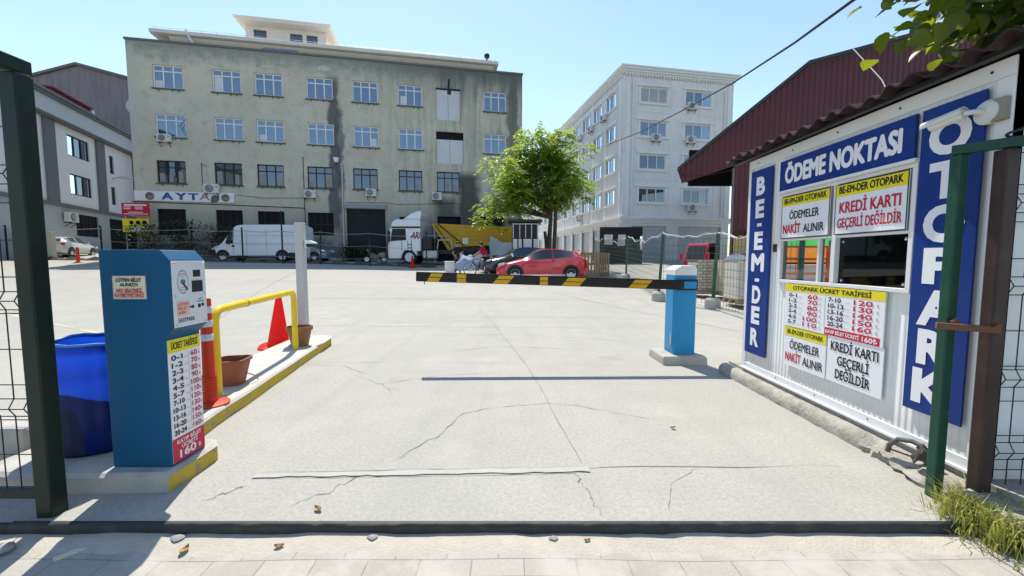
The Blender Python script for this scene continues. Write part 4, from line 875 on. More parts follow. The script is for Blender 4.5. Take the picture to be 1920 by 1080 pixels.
for i, (p, q) in enumerate(L1 + L2): z = .665 - i * .049; it += [('t',p,.065,z,.031,.085 if len(p) < 5 else .095,bk,.03),('t','Saat',.137,z,.010,.03,m['grey_ink'],0),('t',q,.203,z,.034,.052 if len(q) < 3 else .066,rd,.012),('t','₺',.248,z,.018,None,rd,.0)]
sign('price_list', None, .262, .80, wt, it, Mt, .004, parent=tm)
cream = M_('cream_sticker', (.72,.66,.48), .5, .05)
sg = sign('sticker', None, .205, .145, cream, [('f',0,0,.205,.145,.004,m['grey_ink']),('t','LÜTFEN BİLET',.1,.108,.021,.155,bk,.03),('t','ALINIZ!!!',.1,.080,.019,.11,bk,.03),('t','NOT: BİLETİNİZİ',.1,.045,.019,.155,rd,.03),('t','KAYBETMEYİNİZ',.1,.016,.019,.18,rd,.03),('r',.012,.04,.19,.0425,rd),('r',.012,.011,.19,.0135,rd)], Matrix.Translation((X0+.155, Y0-.0005, 1.20)) @ Matrix.Rotation(R(90),4,'X'), .002, parent=tm)
rebase(tm, (X0+.26, 2.64, .12))
# blue plastic barrel, cut open: thin walls let the sun through
a = NG('blue_barrel_plastic'); nn = a.noise(3,6,.6); c = a.mix(a.ramp(nn,.3,.7),(.003,.022,.20),(.005,.036,.27)); c = a.mix(a.ramp(a.noise(2.2,6,.7,loc=(2,0,0)),.6,.75,0,.5), c, (.10,.16,.38)); a.bump(a.noise(16,5,.7),.15,.01); a.fin(c,.35,0,.5)
trn = a.n('ShaderNodeBsdfTranslucent'); trn.inputs[0].default_value = (.008,.075,.65,1); mx = a.n('ShaderNodeMixShader'); mx.inputs[0].default_value = .5
a.l(a.p.outputs[0],mx.inputs[1]); a.l(trn.outputs[0],mx.inputs[2]); a.l(mx.outputs[0],a.out.inputs[0]); m['barrel'] = a.mat
ba = empty('barrel', 'blue plastic barrel with its top cut open, standing behind the ticket machine', 'barrel', (-2.965, 2.86, .121))
b = MB(); n = 48; prof = [(.255,.0),(.285,.03),(.292,.2),(.300,.30),(.292,.33),(.297,.55),(.302,.60),(.294,.63),(.290,.74),(.300,.77),(.300,.80),(.288,.83),(.284,.86)]
vs = []
for k, (r_, z) in enumerate(prof):
    for j in range(n):
        t = 2*math.pi*j/n; zz = z; rr_ = r_ * (1 + .018*math.sin(2*t+1)+.012*math.sin(5*t))
        if k == len(prof)-1: zz += .008*math.sin(3*t)+.006*math.sin(7*t+1); rr_ *= .985
        vs.append((rr_*math.cos(t), rr_*math.sin(t), zz))
b.add(vs, [(k*n+j,k*n+(j+1)%n,(k+1)*n+(j+1)%n,(k+1)*n+j) for k in range(len(prof)-1) for j in range(n)]); b.build('shell', [m['barrel']], ba, smooth=60)
MB().tube([(.286*math.cos(t*.2618),.286*math.sin(t*.2618),.862+.008*math.sin(3*t*.2618)+.006*math.sin(7*t*.2618+1)) for t in range(24)], .011, 6, closed=True).build('rim', [M_('highlight_blue_rim', (.12,.25,.60), .4, .2, 6)], ba, smooth=60)  # paler than the shell: the highlight on the cut edge sits in its colour
b = MB(); rr = random.Random(5)
b.grid(lambda u,v: ((.02+.262*u)*math.cos(v*2*math.pi), (.02+.262*u)*math.sin(v*2*math.pi), .42 + .05*math.sin(v*12.56+u*5) + .05*math.sin(u*9+v*6.28)), 6, 28)
b.build('rubbish', [M_('barrel_rubbish', (.03,.032,.04), .95, .6, 14)], ba, smooth=60)
MB().lathe([(.0,.0),(.26,.0),(.283,.03),(.289,.2),(.296,.30),(.288,.33),(.288,.38)],32).build('lining', [M_('dark_barrel_sludge', (.006,.012,.05), .6, .3)], ba)
ba.scale = (.94,.94,.88)
# orange delineator post
m['orange'] = M_('orange_plastic', (.62,.045,.012), .5, .1, 3, dirt=.2, dcol=(.30,.05,.03)); m['reflect'] = M_('silver_reflective_band', (.60,.62,.64), .35, .1, 9, dirt=.25, dcol=(.35,.35,.36), dscale=9)
dl = empty('delineator_post', 'orange flexible delineator post with three silver bands behind the ticket machine', 'post', (-2.755, 3.62, .124))
prof = [(.0,.03),(.062,.03),(.06,.06)]
for i in range(8): prof += [(.060,.07+i*.025),(.052,.08+i*.025),(.060,.09+i*.025)]
prof += [(.05,.28),(.047,.5),(.045,.955),(.04,.97),(.0,.97)]
MB().lathe(prof, 24).build('tube', [m['orange']], dl, smooth=50)
MB().lathe([(.15,0),(.15,.014),(.085,.03),(.0,.032)], 20).build('base', [m['orange']], dl, smooth=40)
for z in (.62,.745,.87): MB().lathe([(.0475,z-.03),(.0485,z-.029),(.0485,z+.029),(.047,z+.03)], 24).build('reflective_band', [m['reflect']], dl, smooth=60)
# yellow hoop rail
m['yellow_rail'] = M_('yellow_gloss_paint', (.80,.56,.008), .35, .12, 5, .08, 40, coat=.2, dirt=.2, dcol=(.35,.24,.04), dscale=7)
hr = empty('hoop_rail', 'yellow steel hoop guard rail along the traffic island', 'railing')
A0, A1 = Vector((-2.86,3.86,.12)), Vector((-3.17,5.86,.12)); top = .875; dr = (A1-A0).normalized(); pts = [A0, A0 + Vector((0,0,top-.16))]
for k in range(1,6): t = math.pi/2*k/6; pts.append(A0 + dr*(.12*(1-math.cos(t))) + Vector((0,0,top-.16+.12*math.sin(t))))
pts.append(A0 + dr*.14 + Vector((0,0,top-.04))); pts.append(A1 - dr*.14 + Vector((0,0,top-.02)))
for k in range(1,6): t = math.pi/2*(1-k/6); pts.append(A1 - dr*(.12*(1-math.cos(t))) + Vector((0,0,top-.14+.12*math.sin(t))))
pts += [A1 + Vector((0,0,top-.14)), A1]
MB().tube(pts, .040, 14).build('hoop', [m['yellow_rail']], hr, smooth=50)
MB().tube([A0 + dr*.62 + Vector((.043*math.cos(t*.9),0,top-.035+.043*math.sin(t*.9))) for t in range(8)] , .004, 5).build('wire_tie', [m['wire']], hr)
rebase(hr, (-3.0, 4.85, .12))
# flower pots
m['terracotta'] = M_('terracotta_plastic', (.30,.095,.05), .6, .15, 4, dirt=.3, dcol=(.16,.08,.05)); m['pot_brown'] = M_('brown_plastic', (.26,.13,.055), .6, .15, 4, dirt=.3, dcol=(.14,.09,.05)); m['soil'] = M_('soil', (.06,.045,.03), .95, .4, 20, .5)
p1 = empty('flower_pot', 'square reddish flower pot beside the near leg of the yellow rail', 'flower pot', (-2.96,4.22,.124), R(10))
MB().lathe([(.095,0),(.145,.24),(.16,.245),(.16,.275),(.142,.275),(.130,.2),(.0,.2)],28,sq=.45,a0=.11).build('pot', [m['terracotta']], p1, smooth=30); MB().lathe([(.0,.205),(.125,.205)],20).build('soil', [m['soil']], p1)
MB().tube([(.12,.02,.11),(.19,.03,.08),(.22,.06,.02)],.006,5).build('stalk', [m['wood']], p1)
p2 = empty('flower_pot', 'round brown flower pot at the far leg of the yellow rail', 'flower pot', (-3.24,6.12,.124))
MB().lathe([(.115,0),(.165,.24),(.185,.245),(.185,.30),(.168,.30),(.150,.22),(.0,.22)],28).build('pot', [m['pot_brown']], p2, smooth=30); MB().lathe([(.0,.225),(.145,.225)],20).build('soil', [m['soil']], p2)
# traffic cones
a = NG('traffic_cone_orange'); a.fin(a.mix(a.noise(3,4), (.85,.035,.015), (.75,.025,.015)), .45, 0, .4); trn = a.n('ShaderNodeBsdfTranslucent'); trn.inputs[0].default_value = (.95,.05,.02,1); mx = a.n('ShaderNodeMixShader'); mx.inputs[0].default_value = .5
a.l(a.p.outputs[0],mx.inputs[1]); a.l(trn.outputs[0],mx.inputs[2]); a.l(mx.outputs[0],a.out.inputs[0]); m['cone'] = a.mat
def cone(label, loc, h, tilt=0):
    r = empty('traffic_cone', label, 'traffic cone', loc, group=None)
    k = h/.75
    MB().lathe([(.145*k,.03*k),(.14*k,.06*k),(.035*k,h-.02),(.028*k,h),(.0,h)],24).build('body', [m['cone']], r, smooth=50)
    MB().lathe([(.0,.0),(.25*k,.0),(.25*k,.018*k),(.22*k,.032*k),(.0,.034*k)],20,sq=.55,a0=.3).build('base', [m['cone']], r, smooth=30)
    r.rotation_euler = (tilt*.6, tilt, .4); return r
cone('bright orange traffic cone standing beyond the yellow rail', (-3.86,6.62,0), .86, R(2))
cone('small far orange traffic cone in front of the white truck', (-6.45,26.3,g(-6.45,26.3)), .8)
fp = empty('delineator_post', 'far orange bollard near the silver hatchback on the left', 'post', (-26.7,25,g(-26.7,25)))
MB().lathe([(.0,.03),(.09,.03),(.085,.3),(.075,.95),(.0,.98)],14).build('tube', [m['orange']], fp, smooth=50); MB().lathe([(.22,0),(.22,.03),(.1,.05)],14).build('base', [m['orange']], fp)
# square grey post with a small camera
sp = empty('square_post', 'light grey square steel post at the end of the traffic island', 'post', (-3.56,6.86,.12))
MB().box(-.065,-.065,0,.065,.065,1.93).build('shaft', [M_('light_grey_paint', (.50,.49,.46), .5, .05, 3, dirt=.2, dcol=(.33,.31,.27))], sp, bevel=.008)
MB().box(-.12,-.12,0,.12,.12,.012).build('base_plate', [m['steel']], sp)
pc = empty('security_camera', 'small white camera on the side of the light grey square post', 'camera', (-3.49,6.86,1.70))
MB().box(.0,-.03,-.07,.03,.03,.06).build('base', [m['pvc']], pc, bevel=.006); MB().prism([(.03,.0),(.03,.05),(.09,.055),(.19,.02),(.19,.0)],-.05,.05).build('sunshade', [m['pvc']], pc); MB().box(.05,-.04,-.055,.17,.04,-.001).build('housing', [m['plastic_black']], pc, bevel=.006)
# ---------------------------------------------------------------- barrier
m['bar_blue'] = M_('barrier_blue_paint', (.018,.25,.52), .4, .05, 2, .05, 60, dirt=.18, dcol=(.06,.18,.30), dscale=4)
br_ = empty('barrier', 'blue parking barrier cabinet with a black and yellow striped arm across the lane', 'barrier')
bx0,bx1,by0,by1 = 2.235,2.535,5.55,5.88
b = MB().box(bx0,by0,.121,bx1,by1,1.22); b.build('cabinet', [m['bar_blue']], br_, bevel=.008)
MB().loft([[(bx0,by0,1.221),(bx1,by0,1.221),(bx1,by1,1.221),(bx0,by1,1.221)],[(bx0,by0,1.30),(bx1,by0,1.30),(bx1,by1,1.30),(bx0,by1,1.30)],[(bx0+.09,by0+.02,1.355),(bx1-.01,by0+.02,1.355),(bx1-.01,by1-.02,1.355),(bx0+.09,by1-.02,1.355)]]).build('cap', [m['white']], br_, bevel=.005)
MB().box(bx0-.006,by0+.03,.17,bx0-.001,by1-.03,1.19).build('service_door', [m['bar_blue']], br_, bevel=.002)
MB().box(bx0-.012,by0+.05,.24,bx0-.0065,by0+.10,.40).box(bx0-.012,by0+.05,1.05,bx0-.0065,by0+.10,1.15).build('lock', [m['steel']], br_, bevel=.003)
MB().box(bx0+.02,by0-.06,1.02,bx1-.01,by0-.001,1.165).build('arm_bracket', [m['plastic_black']], br_, bevel=.006)
MB().box(bx0+.10,by0-.066,1.045,bx1-.03,by0-.0605,1.14).build('bracket_plate', [m['bar_blue']], br_, bevel=.003)
arm0, arm1 = Vector((2.30,5.50,1.09)), Vector((-1.30,5.50,1.205)); ad = (arm1-arm0); AL = ad.length
Ma = Matrix.Translation(arm0) @ ad.to_track_quat('X','Z').to_matrix().to_4x4()
b = MB().box(0,-.03,-.062,AL,.03,.062,0,Ma); m['arm_black'] = M_('arm_black', (.012,.012,.012), .4, .3, 5, dirt=.2, dcol=(.06,.055,.05), dscale=6)
arm = b.build('arm', [m['arm_black']], br_, bevel=.012)
m['arm_yellow'] = M_('arm_yellow_tape', (.66,.37,.012), .45, .15, 8, dirt=.25, dcol=(.35,.2,.03), dscale=8)
def arm_px(px): return (2.30 - (px - 960) / 760 * 5.50)
b = MB()
for a0, a1, sk in ((1178,1210,12),(1053,1086,12),(1012,1027,0),(924,952,12),(857,874,0),(801,823,8)):
    u0, u1, k = arm_px(a1), arm_px(a0), sk/760*5.5
    MB().add([(u0,.0312,-.055),(u1,.0312,-.055),(u1-k,.0312,.055),(u0-k,.0312,.055),(u0,-.0312,-.055),(u1,-.0312,-.055),(u1-k,-.0312,.055),(u0-k,-.0312,.055)],[(0,1,2,3),(7,6,5,4),(0,3,7,4),(1,5,6,2)],0,Ma).build('yellow_stripe', [m['arm_yellow']], arm)
MB().box(0,-.033,-.004,AL-.02,-.0305,.004,0,Ma).box(0,.0305,-.004,AL-.02,.033,.004,0,Ma).box(0,-.028,.0625,AL,.028,.068,0,Ma).build('arm_trim', [m['arm_black']], arm)
MB().box(AL-.12,-.004,-.10,AL-.11,.004,-.06,0,Ma).build('hook', [m['dark_steel']], arm)
rebase(br_, (2.385, 5.7, .12))
b = MB().loft([[(2.06,5.44,-.01),(2.66,5.42,-.01),(2.68,5.98,-.01),(2.05,6.0,-.01)],[(2.065,5.45,.10),(2.655,5.43,.10),(2.67,5.97,.10),(2.06,5.99,.10)],[(2.08,5.465,.12),(2.64,5.445,.12),(2.655,5.955,.12),(2.075,5.975,.12)]])
tag(b.build('barrier_plinth', [m['conc']], bevel=.006), 'low concrete plinth under the blue barrier cabinet', 'plinth')
# ---------------------------------------------------------------- vehicles
def cr_interp(T, n):
    """resample a table of stations with a Catmull-Rom spline over column 0"""
    out = []; k = len(T)
    for i in range(k-1):
        p0, p1, p2, p3 = T[max(i-1,0)], T[i], T[i+1], T[min(i+2,k-1)]
        cnt = max(1, int(round(n * (p2[0]-p1[0]))))
        for j in range(cnt):
            t = j / cnt; row = [p1[0] + (p2[0]-p1[0])*t]
            for c in range(1, len(p1)):
                m1 = (p2[c]-p0[c])/max(1e-6,(p2[0]-p0[0]))*(p2[0]-p1[0]); m2 = (p3[c]-p1[c])/max(1e-6,(p3[0]-p1[0]))*(p2[0]-p1[0])
                h = ((2*t**3-3*t*t+1), (t**3-2*t*t+t), (-2*t**3+3*t*t), (t**3-t*t))
                row.append(h[0]*p1[c]+h[1]*m1+h[2]*p2[c]+h[3]*m2)
            out.append(row)
    out.append(list(T[-1])); return out
_wheel = {}
def wheel_mesh(rad, wid, spokes):
    k = (rad, wid, spokes)
    if k in _wheel: return _wheel[k]
    M = Matrix.Rotation(R(90), 4, 'X')
    t = MB().lathe([(rad*.64,-wid/2),(rad*.93,-wid/2),(rad,-wid*.36),(rad,wid*.36),(rad*.93,wid/2),(rad*.64,wid/2),(rad*.62,wid*.3)], 32, M=M)
    r_ = MB().lathe([(rad*.66,wid*.44),(rad*.63,wid*.50),(rad*.58,wid*.44),(rad*.56,wid*.2)], 32, M=M)
    for i in range(spokes):
        a_ = 2*math.pi*i/spokes; c_, s_ = math.cos(a_), math.sin(a_); w = rad*.075
        r_.add([(c_*rad*.1-s_*w,s_*rad*.1+c_*w,wid*.42),(c_*rad*.1+s_*w,s_*rad*.1-c_*w,wid*.42),(c_*rad*.6+s_*w*.8,s_*rad*.6-c_*w*.8,wid*.46),(c_*rad*.6-s_*w*.8,s_*rad*.6+c_*w*.8,wid*.46)],[(0,1,2,3)],0,M)
    r_.lathe([(rad*.17,wid*.4),(rad*.15,wid*.47),(0,wid*.48)],14,M=M)
    d_ = MB().lathe([(rad*.60,wid*.1),(0,wid*.1)],24,M=M)
    _wheel[k] = (t, r_, d_); return _wheel[k]
def wheel(parent, x, y, rad, wid, spokes=9, side=-1):
    t, r_, d_ = wheel_mesh(rad, wid, spokes)
    o = t.build('wheel', [m['rubber']], parent, smooth=40, loc=(x, y, rad)); o.rotation_euler.z = 0 if side < 0 else math.pi
    r_.build('rim', [m['rim']], o, smooth=30); d_.build('brake_disc', [m['plastic_black']], o)
    return o
def car(label, cat, paint, L, T, loc, rz, glass, wind, rear, pill, wb, rad=.31, W=.87, spokes=9, name='parked_car', arch=.06, trim=None, heads=True, cut=.0):
    """loft through stations (x fraction, floor z, shoulder z, top z, half width, half roof width); the front is towards -x"""
    root = empty(name, label, cat, loc, rz); rows = cr_interp(T, 56); rings = []
    for f, zb, zs, zt, w, wt in rows:
        x = (f-.5)*L; hs = max(zs, zb+.05); zt = max(zt, hs+.012)
        half = [(0,zb),(w*.84,zb),(w*.975,zb+.10),(w,zb+.55*(hs-zb)),(w*.965,hs),(min(wt,w*.96),zt-.035 if zt-hs > .1 else zt-.004),(wt*.80,zt),(0,zt+.012)]
        rings.append([(x,-y,z) for y,z in half] + [(x,y,z) for y,z in half[-2:0:-1]])
    n = len(rings[0]); P = [MB() for _ in range(5)]; allv = [p for r_ in rings for p in r_]
    for i in range(len(rings)-1):
        f = (rows[i][0]+rows[i+1][0])/2
        for j in range(n):
            seg = j if j < 7 else 13 - j; k = 0
            if seg == 4 and glass[0] < f < glass[1] and not any(abs(f-p) < .011 for p in pill): k = 1 if j < 7 else 4
            elif seg in (5,6) and wind[0] < f < wind[1]: k = 2
            elif seg in (5,6) and rear[0] < f < rear[1]: k = 3
            P[k].f.append((i*n+j,i*n+(j+1)%n,(i+1)*n+(j+1)%n,(i+1)*n+j)); P[k].m.append(0)
    P[0].f += [tuple(range(n))[::-1], tuple((len(rings)-1)*n+j for j in range(n))]; P[0].m += [0,0]
    for k, (nm, mt) in enumerate((('body',paint),('side_window',m['carglass']),('windscreen',m['carglass']),('rear_window',m['carglass']),('side_window',m['carglass']))):
        used = sorted({i for f in P[k].f for i in f}); mp = {o: q for q, o in enumerate(used)}
        if not used: continue
        P[k].v = [allv[i] for i in used]; P[k].f = [tuple(mp[i] for i in f) for f in P[k].f]
        o = P[k].build(nm, [mt], root, smooth=38)
    for sx in wb:
        for s_ in (-1, 1):
            wheel(root, (sx-.5)*L, s_*(W-.09), rad, .2, spokes, s_)
            A = MB(); vs = []; q = 18
            for i in range(q+1):
                t = math.pi*i/q
                for r0 in (rad+arch, rad*.2): vs.append(((sx-.5)*L+r0*math.cos(t), s_*(W+.004), rad+r0*math.sin(t)*1.02))
            A.add(vs,[(2*i,2*i+1,2*i+3,2*i+2) for i in range(q)]); A.build('wheel_arch', [m['plastic_black']], root)
    return root, rows
def paint(name, col, rough=.25):
    a = NG(name); c = a.mix(a.noise(2,2), dk(col,.95), dk(col,1.05)); a.p.inputs['Coat Weight'].default_value = .8; a.p.inputs['Coat Roughness'].default_value = .04
    return a.fin(c, rough, 0, .5)
m['red_paint'] = paint('red_car_paint', (.56,.004,.03)); m['dark_paint'] = paint('dark_car_paint', (.03,.045,.042)); m['silver_paint'] = paint('silver_car_paint', (.50,.51,.52)); m['van_white'] = paint('white_van_paint', (.74,.77,.80), .35); m['blue_paint'] = paint('blue_grey_car_paint', (.16,.21,.30))
hatch = [(0,.30,.50,.56,.55,.45),(.015,.22,.56,.64,.70,.60),(.06,.19,.66,.74,.80,.70),(.14,.18,.78,.84,.86,.74),(.24,.18,.88,.95,.87,.70),(.30,.18,.91,1.02,.87,.66),(.37,.18,.94,1.20,.87,.62),(.44,.18,.96,1.36,.87,.60),(.52,.18,.98,1.43,.87,.60),(.62,.18,1.0,1.44,.87,.60),(.73,.18,1.03,1.41,.87,.58),(.83,.19,1.07,1.35,.86,.55),(.90,.20,1.08,1.26,.85,.54),(.945,.24,1.02,1.10,.84,.58),(.975,.28,.93,.98,.80,.60),(.993,.31,.76,.80,.76,.58),(1.0,.36,.58,.62,.70,.5)]
rc_, _ = car('bright red hatchback parked broadside beyond the barrier arm', 'car', m['red_paint'], 4.08, hatch, (1.32,18.9,g(1.32,18.1)), R(4), (.345,.84), (.285,.435), (.86,.93), (.365,.615), (.195,.81), .33)
def lights(root, L, W, zf=.66, zr=.86):
    for s_ in (-1,1):
        MB().prism([(-.5*L+.07,zf),(-.5*L+.12,zf+.10),(-.5*L+.42,zf+.17),(-.5*L+.30,zf+.05)], s_*(W-.17), s_*(W-.008)).build('headlight', [m['headlight']], root, bevel=.01)
        MB().prism([(.5*L-.24,zr),(.5*L-.10,zr+.12),(.5*L-.05,zr+.04),(.5*L-.05,zr-.06)], s_*(W-.2), s_*(W-.012)).build('taillight', [m['taillight']], root, bevel=.01)
lights(rc_, 4.08, .87)
def mirror(root, x, y, z, mt):
    for s_ in (-1,1): MB().lathe([(.0,-.09),(.055,-.07),(.075,0),(.06,.07),(.0,.09)],12,M=Matrix.Translation((x,s_*y,z)) @ Matrix.Rotation(R(90),4,'X') @ Matrix.Scale(.8,4,(1,0,0))).build('mirror', [mt], root, smooth=60)
mirror(rc_, -.60, .95, .97, m['chrome'])
MB().box(-1.0,-.885,.245,1.0,-.868,.285).build('sill_strip', [m['chrome']], rc_); MB().box(-.5,-.872,.84,-.35,-.86,.86).box(.4,-.872,.88,.55,-.86,.90).build('door_handle', [m['red_paint']], rc_)
MB().box(-2.03,-.35,.42,-1.99,.35,.58).build('grille', [m['plastic_black']], rc_); MB().box(1.55,-.5,1.335,1.98,.5,1.37).build('spoiler', [m['red_paint']], rc_, bevel=.012)
dc, _ = car('dark grey green car partly hidden behind the red hatchback', 'car', m['dark_paint'], 4.4, hatch, (.45,22.0,g(.45,22)), R(18), (.335,.87), (.285,.435), (.885,.955), (.355,.615,.80), (.20,.80), .32)
lights(dc, 4.4, .87); mirror(dc, -.62, .95, .97, m['dark_paint'])
sc_, _ = car('silver hatchback parked in front of the low white building on the left', 'car', m['silver_paint'], 4.2, hatch, (-33.3,30.5,g(-33.3,30.5)), R(-69), (.335,.87), (.285,.435), (.885,.955), (.355,.615,.80), (.20,.80), .32)
lights(sc_, 4.2, .87); mirror(sc_, -.60, .95, .97, m['silver_paint'])
bl, _ = car('blue grey car peeping out past the rear of the white van', 'car', m['blue_paint'], 4.1, hatch, (-15.2,29.6,g(-15.2,29.0)), R(180), (.335,.87), (.285,.435), (.885,.955), (.355,.615,.80), (.20,.80), .31)
lights(bl, 4.1, .87)
van = [(0,.36,.62,.70,.72,.6),(.012,.26,.72,.84,.86,.74),(.05,.24,.92,1.02,.95,.80),(.11,.24,1.06,1.20,.98,.82),(.15,.24,1.16,1.45,.99,.80),(.20,.24,1.20,1.85,.99,.80),(.25,.24,1.22,2.22,.99,.82),(.29,.24,1.22,2.42,.99,.84),(.34,.24,1.22,2.50,.99,.86),(.6,.24,1.22,2.52,.99,.87),(.96,.24,1.22,2.50,.99,.87),(.99,.26,1.22,2.44,.98,.85),(1.0,.30,1.2,2.38,.96,.84)]
vn, _ = car('white panel van with black bumper parked in the shade of the factory', 'van', m['van_white'], 6.2, van, (-17.35,28.4,g(-17.3,27.6)), R(0), (.175,.272), (.135,.285), (2,3), (), (.155,.80), .36, .99, 6, 'panel_van', .10)
MB().prism([(-3.02,.30),(-3.08,.5),(-3.05,.72),(-2.7,.86),(-2.55,.5),(-2.5,.3)],-1.0,1.0).build('front_bumper', [m['plastic_black']], vn, bevel=.04)
MB().box(-1.7,-1.004,.26,1.45,-.985,.42).box(2.3,-1.004,.26,3.08,-.985,.62).build('side_trim', [m['plastic_black']], vn)
b = MB()
for x in (-1.42,-.5,.82,1.9): b.box(x,-.999,.45,x+.012,-.985,2.2)
for z in (1.22,1.75,2.05): b.box(-1.4,-.999,z,3.0,-.985,z+.012)
b.build('panel_seam', [M_('seam_grey', (.35,.37,.39), .6, .1)], vn)
for s_ in (-1,1):
    MB().box(-1.72,s_*1.0,1.16,-1.6,s_*1.18,1.46).build('mirror', [m['plastic_black']], vn, bevel=.03); MB().prism([(-2.95,.86),(-2.55,1.1),(-2.5,.98),(-2.85,.8)],s_*.80,s_*.96).build('headlight', [m['headlight']], vn)
    MB().box(3.02,s_*.8,.9,3.09,s_*.985,1.5).build('taillight', [m['taillight']], vn, bevel=.01)
MB().box(-1.5,-1.008,1.0,-1.35,-.99,1.12).build('door_handle', [m['plastic_black']], vn)

# white lorry tractor
tr_ = empty('lorry_tractor', 'white lorry tractor unit with roof spoiler and dark red letters behind its door', 'lorry', (-7.6,30.0,g(-7.6,29)))
cabw = 1.22; wp = m['van_white']
cab = [(-1.15,.42),(-1.18,1.0),(-1.16,1.35),(-1.02,2.55),(-.85,3.0),(-.60,3.18),(1.14,3.18),(1.14,.95),(.88,.95),(.86,.6),(.55,.98),(.0,1.0),(-.22,.62),(-.25,.42)]
MB().prism(cab, -cabw, cabw).build('cab', [wp], tr_, bevel=.05)
MB().loft([[(x,-y,z) for x,y,z in ((.0,.9,3.19),(1.15,1.15,3.19),(1.2,1.15,3.6),(.95,1.05,3.78))] + [(x,y,z) for x,y,z in ((.95,1.05,3.78),(1.2,1.15,3.6),(1.15,1.15,3.19),(.0,.9,3.19))]], cap=False)
MB().prism([(-.1,3.20),(1.13,3.20),(1.2,3.52),(1.16,3.80),(1.0,3.78),(.5,3.60)], -1.1, 1.1).build('roof_spoiler', [wp], tr_, bevel=.04)
for s_ in (-1,1):
    MB().prism([(-.96,1.65),(-.83,2.52),(.10,2.52),(.13,1.72)], s_*(cabw+.001), s_*(cabw+.012)).build('side_window', [m['plastic_black']], tr_)
    MB().box(-1.1,s_*(cabw+.05),1.6,-.98,s_*(cabw+.26),2.35).build('mirror', [m['plastic_black']], tr_, bevel=.03)
MB().add([(-1.175,-1.05,1.62),(-1.175,1.05,1.62),(-1.04,1.02,2.55),(-1.04,-1.02,2.55)],[(0,1,2,3)]).build('windscreen', [m['carglass']], tr_); MB().box(-.9,-1.26,2.56,1.14,-1.221,2.68).build('roof_gutter', [m['plastic_black']], tr_)
MB().box(.22,-1.235,.98,.26,-1.222,1.68).box(.48,-1.235,.98,.52,-1.222,1.68).box(-.2,-1.235,.98,-.17,-1.222,2.5).box(.22,-1.234,1.15,.52,-1.222,1.2).box(.22,-1.234,1.38,.52,-1.222,1.43).build('door_seam', [m['plastic_black']], tr_)
b = MB(); put_text(b, 'ARI', .76, 1.83, .46, .6, 'C', .02, 0, 0, Matrix.Translation((0,-1.235,0)) @ Matrix.Rotation(R(90),4,'X'), .22); b.box(.42,-1.238,1.93,1.02,-1.234,1.98); b.build('lettering', [M_('dark_red_lettering', (.30,.015,.05), .5, .1)], tr_, fix=False)
MB().box(1.1,-.45,.75,6.2,.45,1.05).build('chassis', [m['dark_steel']], tr_); MB().box(1.25,-1.15,.42,2.3,-.55,1.0).build('fuel_tank', [m['steel']], tr_, bevel=.08); MB().box(1.2,-1.0,1.06,1.9,1.0,1.9).build('engine_parts', [m['dark_steel']], tr_, bevel=.05)
MB().tube([(2.2,-.6,1.1),(2.3,-.6,1.75),(3.2,-.6,1.75),(3.3,-.6,1.1)],.06,6).tube([(1.2,-.9,2.05),(3.1,-.9,2.02)],.03,6).build('air_pipes', [m['steel']], tr_)
for x in (.32, 3.9, 5.2):
    for s_ in (-1,1): wheel(tr_, x, s_*1.02, .52, .3, 6, s_)
# yellow tipper trailer
tp = empty('tipper_trailer', 'yellow tipper trailer with ribbed sides and a sloping front behind the parked bicycle', 'trailer', (-2.0,31.0,g(-2,30)))
ty = M_('yellow_tipper_paint', (.56,.33,.02), .5, .2, 1.5, dirt=.4, dcol=(.25,.15,.04), dscale=1.5)
body = [(-3.9,3.0),(-3.55,3.05),(2.6,2.75),(2.6,1.55),(-2.2,1.35),(-2.6,1.0)]
MB().prism(body, -1.2, 1.2).build('tipper_body', [ty], tp, bevel=.03)
b = MB()
for k, (z0, z1) in enumerate(((2.93,2.68),(2.62,2.42),(2.3,2.16),(2.0,1.9))): b.beam((-3.3+k*.28,-1.22,z0-.02),(2.58,-1.22,z1-.02),.06,.09)
for x in (-1.2,.4,1.9): b.beam((x,-1.23,1.45),(x,-1.23,2.75),.1,.05)
b.build('side_rib', [ty], tp); MB().beam((-3.4,-1.26,3.02),(-1.5,-1.26,1.45),.05,.10).beam((-3.6,-1.24,2.95),(-2.3,-1.24,1.1),.05,.08).build('front_rib', [M_('dirty_rib', (.10,.06,.02), .7, .3)], tp)
MB().box(-3.0,-.5,.75,2.6,.5,1.1).box(-3.85,-1.2,.6,-3.8,-1.15,2.95).build('chassis', [m['dark_steel']], tp); MB().box(-1.6,-1.27,1.55,-1.2,-1.235,2.0).build('panel_plate', [m['white']], tp)
for x in (.3, 1.6):
    for s_ in (-1,1): wheel(tp, x, s_*1.02, .5, .3, 6, s_)
MB().tube([(-3.7,-1.0,2.9),(-3.7,-1.0,.2)],.04,6).build('support_leg', [m['steel']], tp)
m['tarp'] = M_('grey_tarpaulin', (.42,.45,.48), .7, .15, 1.5)
b = MB().grid(lambda u,v: (-1.55+3.0*u+.04*math.sin(v*9), 28.9-.9*v-.15*math.sin(u*7+v*4)*v, 3.05-.62*math.sin(min(u*1.05,1)*math.pi*.75)**.8*.9 - v*(1.35-.25*math.sin(u*5)) + .05*math.sin(u*16+v*5)),26,18)
tp_ = b.build('tarpaulin', [m['tarp']], smooth=60); tp_.modifiers.new('s','SOLIDIFY').thickness = .02; tag(tp_, 'pale grey tarpaulin sagging in front of the yellow tipper trailer', 'tarpaulin')
